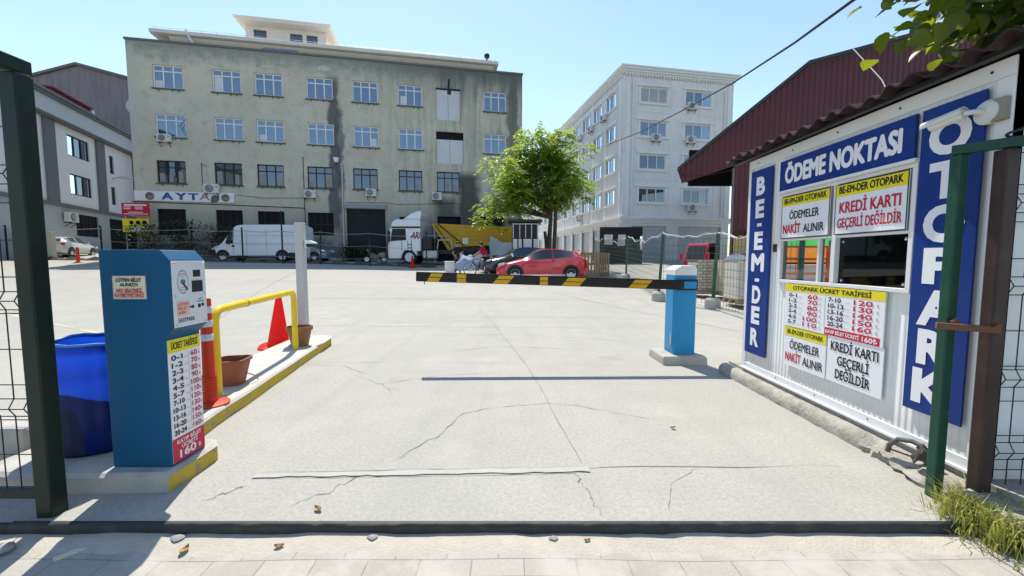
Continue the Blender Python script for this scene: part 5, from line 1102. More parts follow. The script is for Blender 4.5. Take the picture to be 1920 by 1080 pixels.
# small red truck
rt = empty('small_truck', 'small red truck cab behind the stacked bricks on the right', 'truck', (8.2,17.6,.46), R(30)); rt.scale = (.8,.72,.95)
MB().prism([(-.62,.35),(-.64,.95),(-.30,1.72),(.62,1.76),(.66,.35)],-.72,.72).build('cab', [m['red_paint']], rt, bevel=.05)
for s_ in (-1,1): MB().prism([(-.50,.98),(-.24,1.60),(.25,1.62),(.25,.98)],s_*.721,s_*.73).build('side_window', [m['carglass']], rt); MB().box(-.62,s_*.8,.95,-.55,s_*.98,1.3).build('mirror', [m['red_paint']], rt, bevel=.02)
MB().add([(-.638,-.6,1.02),(-.638,.6,1.02),(-.365,.58,1.62),(-.365,-.58,1.62)],[(0,1,2,3)]).build('windscreen', [m['plastic_black']], rt); MB().box(-.3,-.735,.5,.3,-.722,.78).build('door_print', [m['white']], rt)
MB().box(.7,-.75,.55,2.6,.75,.95).build('load_bed', [m['dark_steel']], rt)
for x in (-.2, 1.9):
    for s_ in (-1,1): wheel(rt, x, s_*.62, .28, .18, 5, s_)
# motor scooter by the shutter and a covered one
def scooter(label, loc, rz, mt):
    r = empty('motor_scooter', label, 'scooter', loc, rz)
    for x in (-.62,.58): wheel(r, x, -.02, .25, .11, 5, -1)
    MB().prism([(-.45,.35),(-.52,.85),(-.42,.95),(-.25,.40),(.1,.36),(.2,.72),(.75,.80),(.85,.6),(.6,.35)],-.13,.13).build('body', [mt], r, bevel=.03)
    MB().prism([(.08,.74),(.12,.82),(.78,.86),(.80,.80)],-.14,.14).build('seat', [m['plastic_black']], r, bevel=.02); MB().tube([(-.62,0,.28),(-.46,0,.98),(-.40,-.3,1.02)],.02,6).tube([(-.46,0,.98),(-.40,.3,1.02)],.02,6).build('handlebar', [m['dark_steel']], r)
    MB().lathe([(.07,0),(.06,.04),(0,.05)],12,M=Matrix.Translation((-.52,0,.88)) @ Matrix.Rotation(R(-90),4,'Y')).build('headlight', [m['headlight']], r); return r
scooter('dark motor scooter in front of the dark roller shutter', (-9.9,29.5,g(-9.9,29.5)), R(25), m['dark_paint'])
m['cover'] = M_('pale_blue_cover', (.30,.35,.45), .8, .25, 2)
b = MB().grid(lambda u,v: (-3.05+1.3*u, 21.7+.7*(v-.5), g(-2.4,21.7)+.25+.75*math.sin(u*math.pi)**.4*math.sin(v*math.pi)**.5+.06*math.sin(u*17+v*5)+.05*math.sin(v*13)),24,14)
tag(b.build('covered_scooter', [m['cover']], smooth=60), 'scooter under a rumpled pale blue cover between the two people', 'scooter')
tag(MB().box(-3.75,22.6,g(-3.5,22.6)-.02,-3.2,23.1,g(-3.5,22.6)+.62).box(-3.78,22.57,g(-3.5,22.6)+.621,-3.17,23.13,g(-3.5,22.6)+.66).build('crate', [m['white']], bevel=.02), 'pale crate on the ground left of the dark clothed person', 'crate')
# bicycle
def bicycle(label, loc, rz):
    r = empty('bicycle', label, 'bicycle', loc, rz)
    for x in (-.53,.53):
        w = MB().tube([(x+.335*math.cos(2*math.pi*i/28),0,.345+.335*math.sin(2*math.pi*i/28)) for i in range(28)],.018,6,closed=True).build('wheel', [m['rubber']], r, smooth=60)
        MB().tube([(x+.312*math.cos(2*math.pi*i/28),0,.345+.312*math.sin(2*math.pi*i/28)) for i in range(28)],.014,5,closed=True).build('rim', [m['chrome']], w)
        s_ = MB()
        for i in range(14): s_.tube([(x,0,.345),(x+.31*math.cos(2*math.pi*i/14),0,.345+.31*math.sin(2*math.pi*i/14))],.003,3)
        s_.lathe([(.03,-.04),(.03,.04)],8,M=Matrix.Translation((x,0,.345)) @ Matrix.Rotation(R(90),4,'X')); s_.build('spokes', [m['steel']], w)
    f = MB(); hd, hb, st, bb_ = (-.36,0,.86),(-.40,0,.72),(.16,0,.82),(.08,0,.33)
    f.tube([hd,st],.017,7).tube([hb,bb_],.019,7).tube([st,bb_],.017,7).tube([hd,hb],.022,7).tube([bb_,(.53,0,.345)],.012,6).tube([st,(.53,0,.345)],.010,6).tube([hb,(-.44,0,.6),(-.53,0,.345)],.014,6); f.build('frame', [m['dark_paint']], r, smooth=50)
    MB().tube([hd,(-.34,0,.98),(-.36,0,1.0)],.013,6).tube([(-.33,-.29,1.02),(-.37,-.15,1.0),(-.37,.15,1.0),(-.33,.29,1.02)],.012,6).build('handlebar', [m['dark_steel']], r); MB().prism([(.02,.92),(.05,.97),(.30,.98),(.30,.93)],-.07,.07).tube([(.16,0,.8),(.17,0,.93)],.013,6).build('saddle', [m['plastic_black']], r, bevel=.015)
    MB().tube([(.08,-.1,.33),(.08,-.1,.16)],.01,5).tube([(.08,.1,.33),(.08,.1,.5)],.01,5).box(.02,-.2,.15,.14,-.1,.17).build('crank', [m['steel']], r); return r
bicycle('dark bicycle with bright rims held by the person in the red shirt', (-1.62,20.6,g(-1.62,20.6)), R(22))

# ---------------------------------------------------------------- people
def skin(name, V, E, mt, parent, sub_=1):
    """one continuous surface grown on a skeleton: V = {key: (x,y,z,r)}, first key is the root"""
    me = bpy.data.meshes.new(name); ks = list(V); ix = {k: i for i, k in enumerate(ks)}
    me.from_pydata([V[k][:3] for k in ks], [(ix[a_], ix[b_]) for a_, b_ in E], [])
    o = bpy.data.objects.new(name, me); COL.objects.link(o)
    o.modifiers.new('skin', 'SKIN'); sd = me.skin_vertices[0].data
    for k in ks:
        r_ = V[k][3]; sd[ix[k]].radius = r_ if isinstance(r_, tuple) else (r_, r_); sd[ix[k]].use_root = (ix[k] == 0)
    ss = o.modifiers.new('sub', 'SUBSURF'); ss.levels = sub_; ss.render_levels = sub_
    dg = bpy.context.evaluated_depsgraph_get(); nm = bpy.data.meshes.new_from_object(o.evaluated_get(dg))
    o.modifiers.clear(); o.data = nm; bpy.data.meshes.remove(me); nm.materials.clear(); nm.materials.append(mt)
    nm.polygons.foreach_set('use_smooth', [True]*len(nm.polygons)); o.parent = parent; return o
def person(label, loc, rz, lean, arms, legs, shirt, trousers, shoe):
    """faces local +x; lean = forward offset of the chest; arms = [(elbow, wrist)] L,R; legs = [(knee, ankle)]"""
    r = empty('person', label, 'person', loc, rz); V = {}; E = []
    V['pel'] = (0,0,.92,(.12,.15)); V['wai'] = (lean*.35,0,1.08,(.10,.13)); V['che'] = (lean*.8,0,1.30,(.11,.16)); V['nb'] = (lean*1.0,0,1.43,.075); V['nk'] = (lean*1.1,0,1.49,.05)
    V['jaw'] = (lean*1.2+.03,0,1.56,.07); V['hd'] = (lean*1.25+.02,0,1.63,.092); V['top'] = (lean*1.25+.01,0,1.71,.065); V['nose'] = (lean*1.25+.125,0,1.60,.014)
    E += [('pel','wai'),('wai','che'),('che','nb'),('nb','nk'),('nk','jaw'),('jaw','hd'),('hd','top'),('hd','nose')]
    for s_, (el, wr) in zip((1,-1), arms):
        k = 'L' if s_ > 0 else 'R'; V['sh'+k] = (lean*.95,s_*.18,1.39,.06); V['el'+k] = (*el,.042); V['wr'+k] = (*wr,.028)
        d = (Vector(wr)-Vector(el)).normalized(); p = Vector(wr)+d*.07; V['pa'+k] = (*p,(.018,.036)); E += [('nb','sh'+k),('sh'+k,'el'+k),('el'+k,'wr'+k),('wr'+k,'pa'+k)]
        side = d.cross(Vector((0,0,1))); side = side.normalized() if side.length > .1 else Vector((0,1,0)); dn = Vector((0,0,-1))
        for q, (o_, ln) in enumerate(((-.027,.068),(-.009,.080),(.009,.075),(.027,.060))):
            a0 = p + side*o_ + d*.035; a1 = a0 + d*ln*.55 + dn*.012; V[f'f{q}{k}'] = (*a0,.009); V[f'g{q}{k}'] = (*a1,.008); V[f'h{q}{k}'] = (*(a1+d*ln*.25+dn*ln*.4),.007); E += [('pa'+k,f'f{q}{k}'),(f'f{q}{k}',f'g{q}{k}'),(f'g{q}{k}',f'h{q}{k}')]
        t0 = Vector(wr)+d*.03-side*.032; V['t'+k] = (*t0,.011); V['u'+k] = (*(t0+d*.04-side*.012+dn*.01),.009); E += [('wr'+k,'t'+k),('t'+k,'u'+k)]
    for s_, (kn, an) in zip((1,-1), legs):
        k = 'L' if s_ > 0 else 'R'; V['hi'+k] = (0,s_*.095,.86,.085); V['kn'+k] = (*kn,.056); V['an'+k] = (*an,.036); V['to'+k] = (an[0]+.15,an[1],.035,(.04,.03)); E += [('pel','hi'+k),('hi'+k,'kn'+k),('kn'+k,'an'+k),('an'+k,'to'+k)]
    skin('body', V, E, m['skin'], r)
    up = lambda ks, e: {k: (*V[k][:3], tuple(x+e for x in V[k][3]) if isinstance(V[k][3], tuple) else V[k][3]+e) for k in ks}
    se = {**up(['wai','pel','che','nb','shL','shR'], .018)}
    for k in 'LR': e_, s0 = Vector(V['el'+k][:3]), Vector(V['sh'+k][:3]); se['sl'+k] = (*(s0+(e_-s0)*.7), .058)
    skin('shirt', se, [('wai','pel'),('wai','che'),('che','nb'),('nb','shL'),('nb','shR'),('shL','slL'),('shR','slR')], shirt, r)
    skin('trousers', up(['pel','hiL','hiR','knL','knR','anL','anR'], .02), [('pel','hiL'),('pel','hiR'),('hiL','knL'),('hiR','knR'),('knL','anL'),('knR','anR')], trousers, r)
    for k in 'LR': skin('shoe', {'a': (*V['an'+k][:2],.05,.048), 'b': (V['an'+k][0]+.16,V['an'+k][1],.04,(.045,.035))}, [('a','b')], shoe, r)
    h = V['hd']; b = MB().lathe([(.0,.118),(.06,.10),(.098,.05),(.106,0),(.10,-.03),(.085,-.05)],16,M=Matrix.Translation((h[0]-.018,0,h[2]+.01)) @ Matrix.Rotation(R(-18),4,'Y')); b.build('hair', [m['hair']], r, smooth=60)
    for s_ in (-1,1): MB().lathe([(.0,-.012),(.012,0),(.0,.012)],8,(h[0]+.088,s_*.034,h[2]+.015)).build('eye', [m['plastic_black']], r); MB().lathe([(.0,-.03),(.014,-.01),(.016,.015),(.0,.03)],8,(h[0],s_*.098,h[2]-.005)).build('ear', [m['skin']], r, smooth=60)
    MB().box(h[0]+.078,-.022,h[2]-.072,h[0]+.086,.022,h[2]-.062).build('mouth', [M_('lips', (.30,.12,.10), .6, .05)], r); return r
red_c = M_('dark_red_cloth', (.36,.012,.045), .85, .15, 6); blk_c = M_('black_cloth', (.015,.015,.018), .9, .2, 6); grey_c = M_('grey_cloth', (.16,.16,.17), .9, .2, 6)
person('person in a dark red shirt leaning over the bicycle handlebar', (-1.30,20.95,g(-1.3,20.9)), R(178), .24, [((.42,.22,1.16),(.64,.20,1.05)),((.42,-.22,1.14),(.64,-.22,1.04))], [((.08,.12,.48),(-.04,.12,.07)),((.16,-.13,.48),(.10,-.14,.07))], red_c, blk_c, grey_c)
p2_ = person('person in black with a red front panel holding out a hand', (-2.98,22.3,g(-2.98,22.3)), R(-70), .06, [((.06,.27,1.13),(.25,.20,1.02)),((.04,-.27,1.12),(.22,-.20,.98))], [((.06,.11,.48),(.0,.12,.07)),((.02,-.11,.48),(.02,-.13,.07))], blk_c, M_('brown_trousers', (.10,.05,.035), .9, .2, 6), grey_c)
MB().grid(lambda u,v: (.115+.05*(1-v)*.4-.12*(u-.5)**2, (u-.5)*.17, .82+.50*v), 6, 8).build('red_panel', [red_c], p2_, smooth=60)
# ---------------------------------------------------------------- trees and plants
def leafy(b, rnd, tips, n_frond, leaflets, llen, lw, flen, droop=.9):
    """compound drooping fronds around each branch tip; every leaflet is its own folded quad pair"""
    for tip, rad in tips:
        for _ in range(n_frond):
            d = Vector((rnd.gauss(0,1), rnd.gauss(0,1), rnd.gauss(.25,.7))).normalized()
            p = tip + d * rad * rnd.random()**.5; out = Vector((d.x, d.y, max(d.z, -.1)*.6 + .15)).normalized()
            sd_ = out.cross(Vector((0,0,1))); sd_ = sd_.normalized() if sd_.length > .05 else Vector((1,0,0))
            for k in range(leaflets):
                t = (k+1)/leaflets; q = p + out*flen*t + Vector((0,0,-droop*flen*t*t))
                for s_ in ((-1,1) if k < leaflets-1 else (0,)):
                    ld = (sd_*s_ + out*.5 + Vector((rnd.uniform(-.25,.25),rnd.uniform(-.25,.25),-.45+rnd.uniform(-.3,.3)))).normalized(); L_ = llen*rnd.uniform(.7,1.25)
                    wv = ld.cross(Vector((rnd.uniform(-.5,.5),rnd.uniform(-.5,.5),1))).normalized()*lw*rnd.uniform(.8,1.2)
                    b.add([q, q+ld*L_*.45+wv, q+ld*L_, q+ld*L_*.45-wv], [(0,1,2,3)])
def limb(b, p0, p1, r0, r1, rnd, bend=.12, n=6):
    p0, p1 = Vector(p0), Vector(p1); L_ = (p1-p0).length; off = Vector((rnd.uniform(-1,1),rnd.uniform(-1,1),rnd.uniform(-.2,.6)))*bend*L_
    pts = [p0 + (p1-p0)*t + off*math.sin(t*math.pi) for t in [i/n for i in range(n+1)]]
    b.tube(pts, [r0+(r1-r0)*i/n for i in range(n+1)], 7); return pts
m['bark'] = M_('grey_bark', (.13,.11,.085), .95, .35, 6, .7, 20, dist=.02)
m['leaf'] = leaf_mat('ailanthus_leaf', (.05,.13,.016), (.22,.33,.045), .48, (.46,.6,.07))
rt_ = random.Random(21)
tr = empty('tree', 'broad green tree with drooping compound leaves between the factory and the pale block', 'tree', (2.35,25.2,g(2.35,25)))
b = MB(); tips = []
forks = [Vector((.05,.0,3.2)), Vector((.35,.2,3.6))]
limb(b, (0,0,-.1), forks[0], .17, .13, rt_, .03); limb(b, (.25,.15,-.1), forks[1], .15, .11, rt_, .04); limb(b, (-.18,.2,-.1), (-.3,.3,2.4), .14, .10, rt_, .05)
targets = [(-2.2,.2,7.4),(-1.0,-.9,7.8),(.3,-.6,7.8),(1.3,.3,7.6),(2.1,-.2,7.0),(-3.2,-.3,6.2),(-3.6,.6,4.4),(-2.2,-1.2,5.6),(-.9,1.2,6.6),(.9,1.3,6.8),(2.3,.9,5.9),(1.7,-1.1,5.9),(-4.3,-.2,4.2),(-3.0,-.9,4.3),(2.2,.3,4.6),(-1.6,-1.3,4.9),(.8,-1.4,5.4),(-2.9,1.0,5.6),(-.2,-.3,8.7),(1.75,.4,8.6),(-1.2,.4,8.5)]
for i, T_ in enumerate(targets):
    T_ = (T_[0]*(.36 if T_[0] > 0 else .90), T_[1], T_[2]*.94)
    f = forks[0] if T_[0] < .4 else forks[1]
    pts = limb(b, f, T_, .085, .022, rt_, .13, 8); tips.append((pts[-1], .62)); tips.append((pts[6], .5))
    for k in range(3):
        q = pts[rt_.randint(4,8)]; e = q + Vector((rt_.gauss(0,.75), rt_.gauss(0,.75), rt_.gauss(.05,.5))); limb(b, q, e, .022, .008, rt_, .1, 4); tips.append((e, .5))
b.build('trunk', [m['bark']], tr, smooth=60)
b = MB(); leafy(b, rt_, tips, 16, 7, .30, .052, .60, .75); b.build('crown', [m['leaf']], tr, fix=False)

m['leaf_dark'] = leaf_mat('dark_shrub_leaf', (.018,.035,.016), (.05,.075,.03), .25, (.1,.15,.04))
rs_ = random.Random(5)
for lb, x, y, w, h in [('dark shrub at the foot of the factory below the yellow warning sign', -26.0, 29.0, 1.7, 2.4), ('dark shrub against the factory wall right of the yellow warning sign', -23.7, 29.3, 1.7, 2.7), ('dark shrub just in front of the white van bonnet', -21.4, 29.9, 1.5, 2.4), ('dark weed clump on the mound left of the grey square post', -12.0, 30.2, .8, 1.1), ('low dark weeds beside the square post near the scooter', -10.9, 30.3, .7, .9)]:
    r = empty('shrub', lb, 'shrub', (x,y,g(x,y))); b = MB()
    for _ in range(9): e = Vector((rs_.uniform(-.5,.5)*w, rs_.uniform(-.4,.4), h*rs_.uniform(.5,.9))); limb(b, (rs_.uniform(-.2,.2),0,-.05), e, .025, .01, rs_, .15, 4)
    b.build('stem', [m['bark']], r); b = MB()
    for _ in range(900):
        p = Vector((rs_.gauss(0,.38)*w, rs_.gauss(0,.35), h*(rs_.random()**.8))); d = Vector((rs_.gauss(0,1),rs_.gauss(0,1),rs_.gauss(0,1))).normalized(); e = d.cross(Vector((.3,.2,1))).normalized()*.06
        b.add([p,p+d*.09+e,p+d*.2,p+d*.09-e],[(0,1,2,3)])
    b.build('foliage', [m['leaf_dark']], r, fix=False)

# overhanging tree at the kerb on the right, only its leaf tips reach into the view
m['leaf_near'] = leaf_mat('broad_leaf', (.008,.026,.005), (.032,.068,.009), .30, (.50,.58,.03))
ot = empty('street_tree', 'broad leaved street tree overhanging the kiosk from the right', 'tree', (4.9,1.35,-.09))
rn = random.Random(14); b = MB(); tk = limb(b, (0,0,-.1), (-.2,.15,2.9), .17, .12, rn, .03)
ends = [(-2.0,1.22,3.20),(-1.6,1.35,3.02),(-1.75,1.15,3.42),(-1.3,1.3,3.22),(-1.9,1.55,3.5),(-1.1,1.2,3.55),(-1.5,1.7,3.45),(-2.45,1.1,3.38),(-.7,1.5,3.3),(-1.4,1.45,3.1),(-1.2,1.6,3.35),(-1.7,1.4,3.25),(-1.9,1.35,3.35)]
tp2 = []
for e in ends:
    e = (e[0], e[1], e[2]-.20)
    pts = limb(b, tk[-1], e, .05, .008, rn, .08, 7); tp2 += [(pts[-1],.16),(pts[5],.2),(pts[4],.2)]
b.build('trunk', [m['bark']], ot, smooth=60)
b = MB()
def near_leaf(p, d, up, L_):
    d = d.normalized(); s_ = d.cross(up).normalized(); n_ = s_.cross(d).normalized(); vs = []; prof = [(0,.02),(.08,.30),(.22,.46),(.42,.48),(.62,.38),(.8,.22),(.93,.08),(1.0,.0)]
    cv = rn.uniform(.08,.22); fd = rn.uniform(.15,.4)
    for t, w in prof:
        c_ = p + d*L_*t - n_*L_*cv*t*t
        for k in (-1,0,1): vs.append(c_ + s_*k*w*L_*.92 + n_*abs(k)*w*L_*fd)
    b.add(vs,[(i*3+k,i*3+k+1,i*3+k+4,i*3+k+3) for i in range(len(prof)-1) for k in (0,1)])
for tip, rad in tp2:
    for _ in range(44):
        d = Vector((rn.gauss(-.5,.7), rn.gauss(.1,.7), rn.gauss(-.5,.5))); p = tip + Vector((rn.gauss(0,1),rn.gauss(0,1),rn.gauss(0,.7)))*rad
        near_leaf(p, d, Vector((rn.gauss(0,.4),rn.gauss(0,.4),1)), rn.uniform(.085,.14))
for _ in range(620):   # the upper crown, above the picture, that shades the lower boughs
    p = Vector((rn.uniform(1.9,4.6)-4.9, rn.uniform(2.75,3.9)-1.35, 0)); p.z = 3.95 + (p.y-1.4)*.55 + rn.uniform(0,.5)
    near_leaf(p, Vector((rn.gauss(0,1),rn.gauss(0,1),rn.gauss(-.3,.4))), Vector((rn.gauss(0,.3),rn.gauss(0,.3),1)), rn.uniform(.13,.19))
# the low spray of sunlit leaves that hangs clear of the crown
for p, d, L_ in [((-2.42,1.15,2.86),(-1,.1,-.35),.13),((-2.36,1.15,2.93),(-.2,-.1,-1),.13),((-2.24,1.15,3.0),(-.6,.1,-.8),.15),((-2.15,1.16,2.98),(.3,-.2,-1),.12),((-2.5,1.1,3.15),(-.5,0,-1),.14),((-2.4,1.1,3.15),(-.1,-.2,-1),.16),((-2.3,1.15,3.1),(-.9,0,-.7),.16),((-2.93,1.1,3.14),(-.1,0,-1),.10)]: near_leaf(Vector(p), Vector(d), Vector((.1,-1,.4)), L_)
b.build('crown', [m['leaf_near']], ot, smooth=60, fix=False)

# weeds by the right gate, and litter
m['grass'] = leaf_mat('dry_weed', (.22,.26,.04), (.48,.46,.15), .35, (.5,.5,.12)); rg = random.Random(6); b = MB()
for _ in range(4200):
    cx, cy, sp_ = rg.choice([(2.60,2.17,.11),(2.72,2.10,.14),(2.85,2.05,.16),(2.63,2.22,.07),(2.98,2.05,.16),(2.66,1.99,.09)]); x, y = rg.gauss(cx,sp_), rg.gauss(cy,sp_*.55)
    if x < 2.38: continue
    h = rg.uniform(.05,.27)*(1 - .3*rg.random()); a_ = rg.uniform(0,6.28); bx, by = math.cos(a_)*h*rg.uniform(.25,1.1), math.sin(a_)*h*rg.uniform(.2,.9); w = rg.uniform(.0012,.0036)*(2.2 if rg.random() < .2 else 1); z = -.066
    px_, py_ = -math.sin(a_)*w, math.cos(a_)*w
    b.add([(x-px_,y-py_,z),(x+px_,y+py_,z),(x+bx*.4+px_*.8,y+by*.4+py_*.8,z+h*.75),(x+bx*.4-px_*.8,y+by*.4-py_*.8,z+h*.75),(x+bx,y+by,z+h*.95)],[(0,1,2,3),(3,2,4)])
tag(b.build('weeds', [m['grass']], fix=False), kind='stuff')
m['dryleaf'] = M_('dry_leaf', (.40,.27,.10), .8, .3, 30); m['stone'] = M_('grey_stone', (.30,.29,.27), .9, .25, 12, .5, 40)
dl_ = [(1.37,3.36,.03),(-1.12,2.24,.035),(-1.70,2.0,.04),(-1.22,2.02,.03),(.4,2.05,.02)]
for i, (x, y, s_) in enumerate(dl_):
    b = MB(); z = (g(x,y) if y > 2.13 else flat(x,y)) + .006; a_ = rk.uniform(0,6)
    b.grid(lambda u,v: (x+(u-.5)*s_*1.6*math.cos(a_)-(v-.5)*s_*math.sin(a_)*math.sin(u*math.pi+.1), y+(u-.5)*s_*1.6*math.sin(a_)+(v-.5)*s_*math.cos(a_)*math.sin(u*math.pi+.1), z+.012*abs(v-.5)*2+.010*(u-.5)**2*4), 6, 4)
    o = b.build('dry_leaf', [m['dryleaf']], smooth=60); tag(o, 'dry brown fallen leaf lying on the concrete or the pavers', 'leaf', 'fallen leaves on the ground')
for x, y, s_, lb in [(-1.80,2.075,.032,'grey pebble against the steel slab edge near the ticket machine'),(-.75,2.07,.025,'brown clod of dirt at the middle of the steel slab edge'),(.22,2.06,.022,'small stone in the mortar strip right of the clod'),(-2.62,1.98,.05,'pale stone at the bottom left corner by the gate post')]:
    b = MB(); b.lathe([(.0,0),(s_,.004),(s_*1.15,s_*.3),(s_*.7,s_*.6),(0,s_*.68)],9,(0,0,0)); b.v = [(vx*(1+.25*math.sin(vy*90)), vy*(.7+.2*math.sin(vx*70)), vz) for vx,vy,vz in b.v]
    o = b.build('stone', [m['stone']], smooth=45, loc=(x,y,flat(x,y)+.012)); tag(o, lb, 'stone')
tag(MB().box(-.02,-.13,0,.02,.13,.012).build('wood_chip', [M_('pale_wood_chip', (.62,.55,.42), .8, .2, 9)], loc=(-2.22,2.03,-.065), rz=R(-38)), 'pale splinter of wood lying in the shade by the left gate post', 'wood chip')

# ---------------------------------------------------------------- fences, pallets, stacks
wf_ = empty('wire_fence', 'thin dark post and wire fence along the back of the car park', 'fence'); fpx = [-33,-26.8,-20.9,-17.6,-15.0,-12.5,-9.3,-5.6]
for x in fpx:
    y = 26.6; z = g(x,y); MB().box(x-.035,y-.035,z-.1,x+.035,y+.035,z+(3.4 if x == -15.0 else 2.3)).build('post', [m['gate_dark']], wf_)
b = MB()
for dz in (2.1,1.3,.5):
    pts = []
    for x0, x1 in zip(fpx, fpx[1:]): pts += [(x0+(x1-x0)*t, 26.55, g(x0+(x1-x0)*t,26.6)+dz-.10*math.sin(t*math.pi)) for t in (0,.25,.5,.75)]
    b.tube(pts, .014 if dz > 2 else .008, 4)
b.build('wire', [m['steel']], wf_)
b = MB()
for i in range(70):
    x = -33 + i*.4; b.add([(x,26.75,g(x,26.75)-.05),(x+.4,26.75,g(x+.4,26.75)-.05),(x+.4,27.1,g(x+.4,27.1)+.16+.1*math.sin(i*1.7)),(x,27.1,g(x,27.1)+.16+.1*math.sin((i-1)*1.7)),(x,27.7,g(x,27.7)),(x+.4,27.7,g(x+.4,27.7))],[(0,1,2,3),(3,2,5,4)])
b.build('earth_bank', [M_('dark_earth', (.07,.065,.055), .95, .5, 3, .6, 12, dist=.05)], wf_)
rebase(wf_, (-19, 26.6, g(-19,26.6)))
rf_ = empty('mesh_fence', 'green post and mesh fence along the right side of the car park', 'fence'); fp_ = [(5.2,7.3),(5.27,10.6),(4.35,12.0),(5.2,18.5),(5.6,25.0),(6.2,31.0)]
m['post_green'] = M_('fence_post_green', (.03,.085,.06), .5, .25, 5)
for i, (x, y) in enumerate(fp_):
    z = g(x,y); lean = (.0,.09,.10,.03,.03,0)[i]; po = MB().tube([(x,y,z),(x+lean,y,z+2.0)],.045,8).build('post', [m['post_green']], rf_, smooth=60)
    MB().lathe([(.20,-.05),(.19,.22),(.15,.27),(.0,.28)],14,(x,y,z)).build('concrete_foot', [m['conc']], po, smooth=30)
m['thinwire'] = M_('fence_wire', (.10,.14,.12), .5, .1)
b = MB()
for (x0,y0),(x1,y1) in zip(fp_, fp_[1:]):
    L_ = math.hypot(x1-x0,y1-y0); n = int(L_/.14)
    for i in range(1, n): t = i/n; x, y = x0+(x1-x0)*t, y0+(y1-y0)*t; b.tube([(x,y,g(x,y)+.1),(x,y,g(x,y)+1.85)],.0045,3)
    for k in range(10): z = .12+k*.19; b.tube([(x0,y0,g(x0,y0)+z),(x1,y1,g(x1,y1)+z)],.0055,3)
b.build('wire_mesh', [m['thinwire']], rf_); rebase(rf_, (5.2,12,g(5.2,12)))
m['rope'] = M_('white_rope', (.66,.66,.63), .8, .1, 9); b = MB(); pts = []
for k, ((x0,y0),(x1,y1)) in enumerate(zip(fp_[:-1], fp_[1:])):
    for i in range(10): t = i/10; x, y = x0+(x1-x0)*t, y0+(y1-y0)*t; pts.append((x+.06, y, g(x,y)+1.99-(.16,.10,.22,.28,.2)[k]*math.sin(t*math.pi)*(1+.3*math.sin(i*2.1))))
b.tube(pts, .011, 5); b.tube([(p[0]+.03*math.sin(i*1.3), p[1], p[2]+.05*math.sin(i*2.3)) for i, p in enumerate(pts)], .008, 5)
tag(b.build('rope', [m['rope']], smooth=60), 'tangled white rope strung along the top of the green mesh fence', 'rope')
tag(MB().grid(lambda u,v: (4.93+.35*u*.2, 15.4+.5*u, g(5,15.4)+1.95-.5*v+.03*math.sin(u*9+v*3)),6,6).build('plastic_sheet', [m['rope']], smooth=60), 'torn white plastic sheet hanging on the mesh fence', 'plastic sheet')
bpy.data.objects['plastic_sheet'].modifiers.new('s','SOLIDIFY').thickness = .004
tag(MB().box(5.0,7.0,-.02,5.35,34,.10).build('fence_kerb', [m['conc']], bevel=.02), kind='structure'); bpy.data.objects['fence_kerb'].rotation_euler = (R(1.5),0,0); bpy.data.objects['fence_kerb'].location = (.22,0,-.2)
a = NG('pale_bricks'); bt = a.n('ShaderNodeTexBrick'); a.l(a.coord((1,1,1)), bt.inputs[0]); mp = bt.inputs[0].links[0].from_node; mp.inputs[2].default_value = (R(90),0,0)
bt.inputs['Scale'].default_value = 1; bt.inputs['Brick Width'].default_value = .2; bt.inputs['Row Height'].default_value = .09; bt.inputs['Mortar Size'].default_value = .009
bt.inputs['Color1'].default_value = (.60,.56,.48,1); bt.inputs['Color2'].default_value = (.50,.44,.34,1); bt.inputs['Mortar'].default_value = (.16,.13,.10,1); a.bump(bt.outputs[1], -.6, .02); m['brick_pale'] = a.fin(bt.outputs[0], .9, 0, .2)
def pallet(b, x0, y0, x1, y1, z):
    for i in range(6): w = (x1-x0)/6; b.box(x0+i*w,y0,z+.11,x0+i*w+w*.75,y1,z+.135)
    for y in (y0,(y0+y1)/2-.04,y1-.08): b.box(x0,y,z,x1,y+.08,z+.108)
def stack(label, x0, y0, x1, y1, h, mt, top=0.0):
    z = g((x0+x1)/2,y0) + .12; r = empty('brick_stack', label, 'brick stack', ((x0+x1)/2,(y0+y1)/2,z), 0, 'stacks of pale bricks behind the mesh fence'); cx, cy = (x0+x1)/2, (y0+y1)/2
    b = MB(); pallet(b, x0-cx,y0-cy,x1-cx,y1-cy,0); b.build('pallet', [m['wood']], r)
    b = MB(); rr2 = random.Random(int(x0*100)); nx = max(2,int((x1-x0)/.21)); nz = int(h/.19)
    for k in range(nz):
        for i in range(nx):
            w = (x1-x0)/nx; j_ = rr2.uniform(-.012,.012); b.box(x0-cx+i*w+.006,y0-cy+j_,.137+k*.19+.004,x0-cx+(i+1)*w-.006,y1-cy,.137+(k+1)*.19)
    b.build('bricks', [mt], r); return r
m['brick_w'] = M_('white_block', (.60,.57,.50), .9, .15, 6, .3, 40); m['brick_t'] = M_('tan_block', (.52,.44,.31), .9, .15, 6, .3, 40)
stack('stack of whitish blocks right behind the blue barrier cabinet', 5.75,12.6,6.35,13.3,1.0,m['brick_pale']); stack('stack of tan blocks behind the leaning green fence post', 6.3,12.2,6.95,12.9,.95,m['brick_t']); stack('stack of long white blocks next to the kiosk corner', 5.85,10.5,6.7,11.2,.95,m['brick_w'])
tag(MB().box(6.02,11.35,.3,6.17,11.5,.55).box(6.0,11.33,.552,6.19,11.52,.75).box(6.03,11.36,.752,6.16,11.49,.95).box(6.01,11.34,.952,6.18,11.51,1.12).build('black_crate_pile', [m['plastic_black']], bevel=.01), 'narrow pile of black boxes between the brick stacks', 'boxes')
m['reed'] = M_('reed_matting', (.50,.36,.16), .85, .25, 3); m['reed_y'] = M_('yellow_reed', (.46,.40,.16), .85, .25, 3); m['red_reed'] = M_('reddish_boards', (.36,.16,.08), .85, .25, 3)
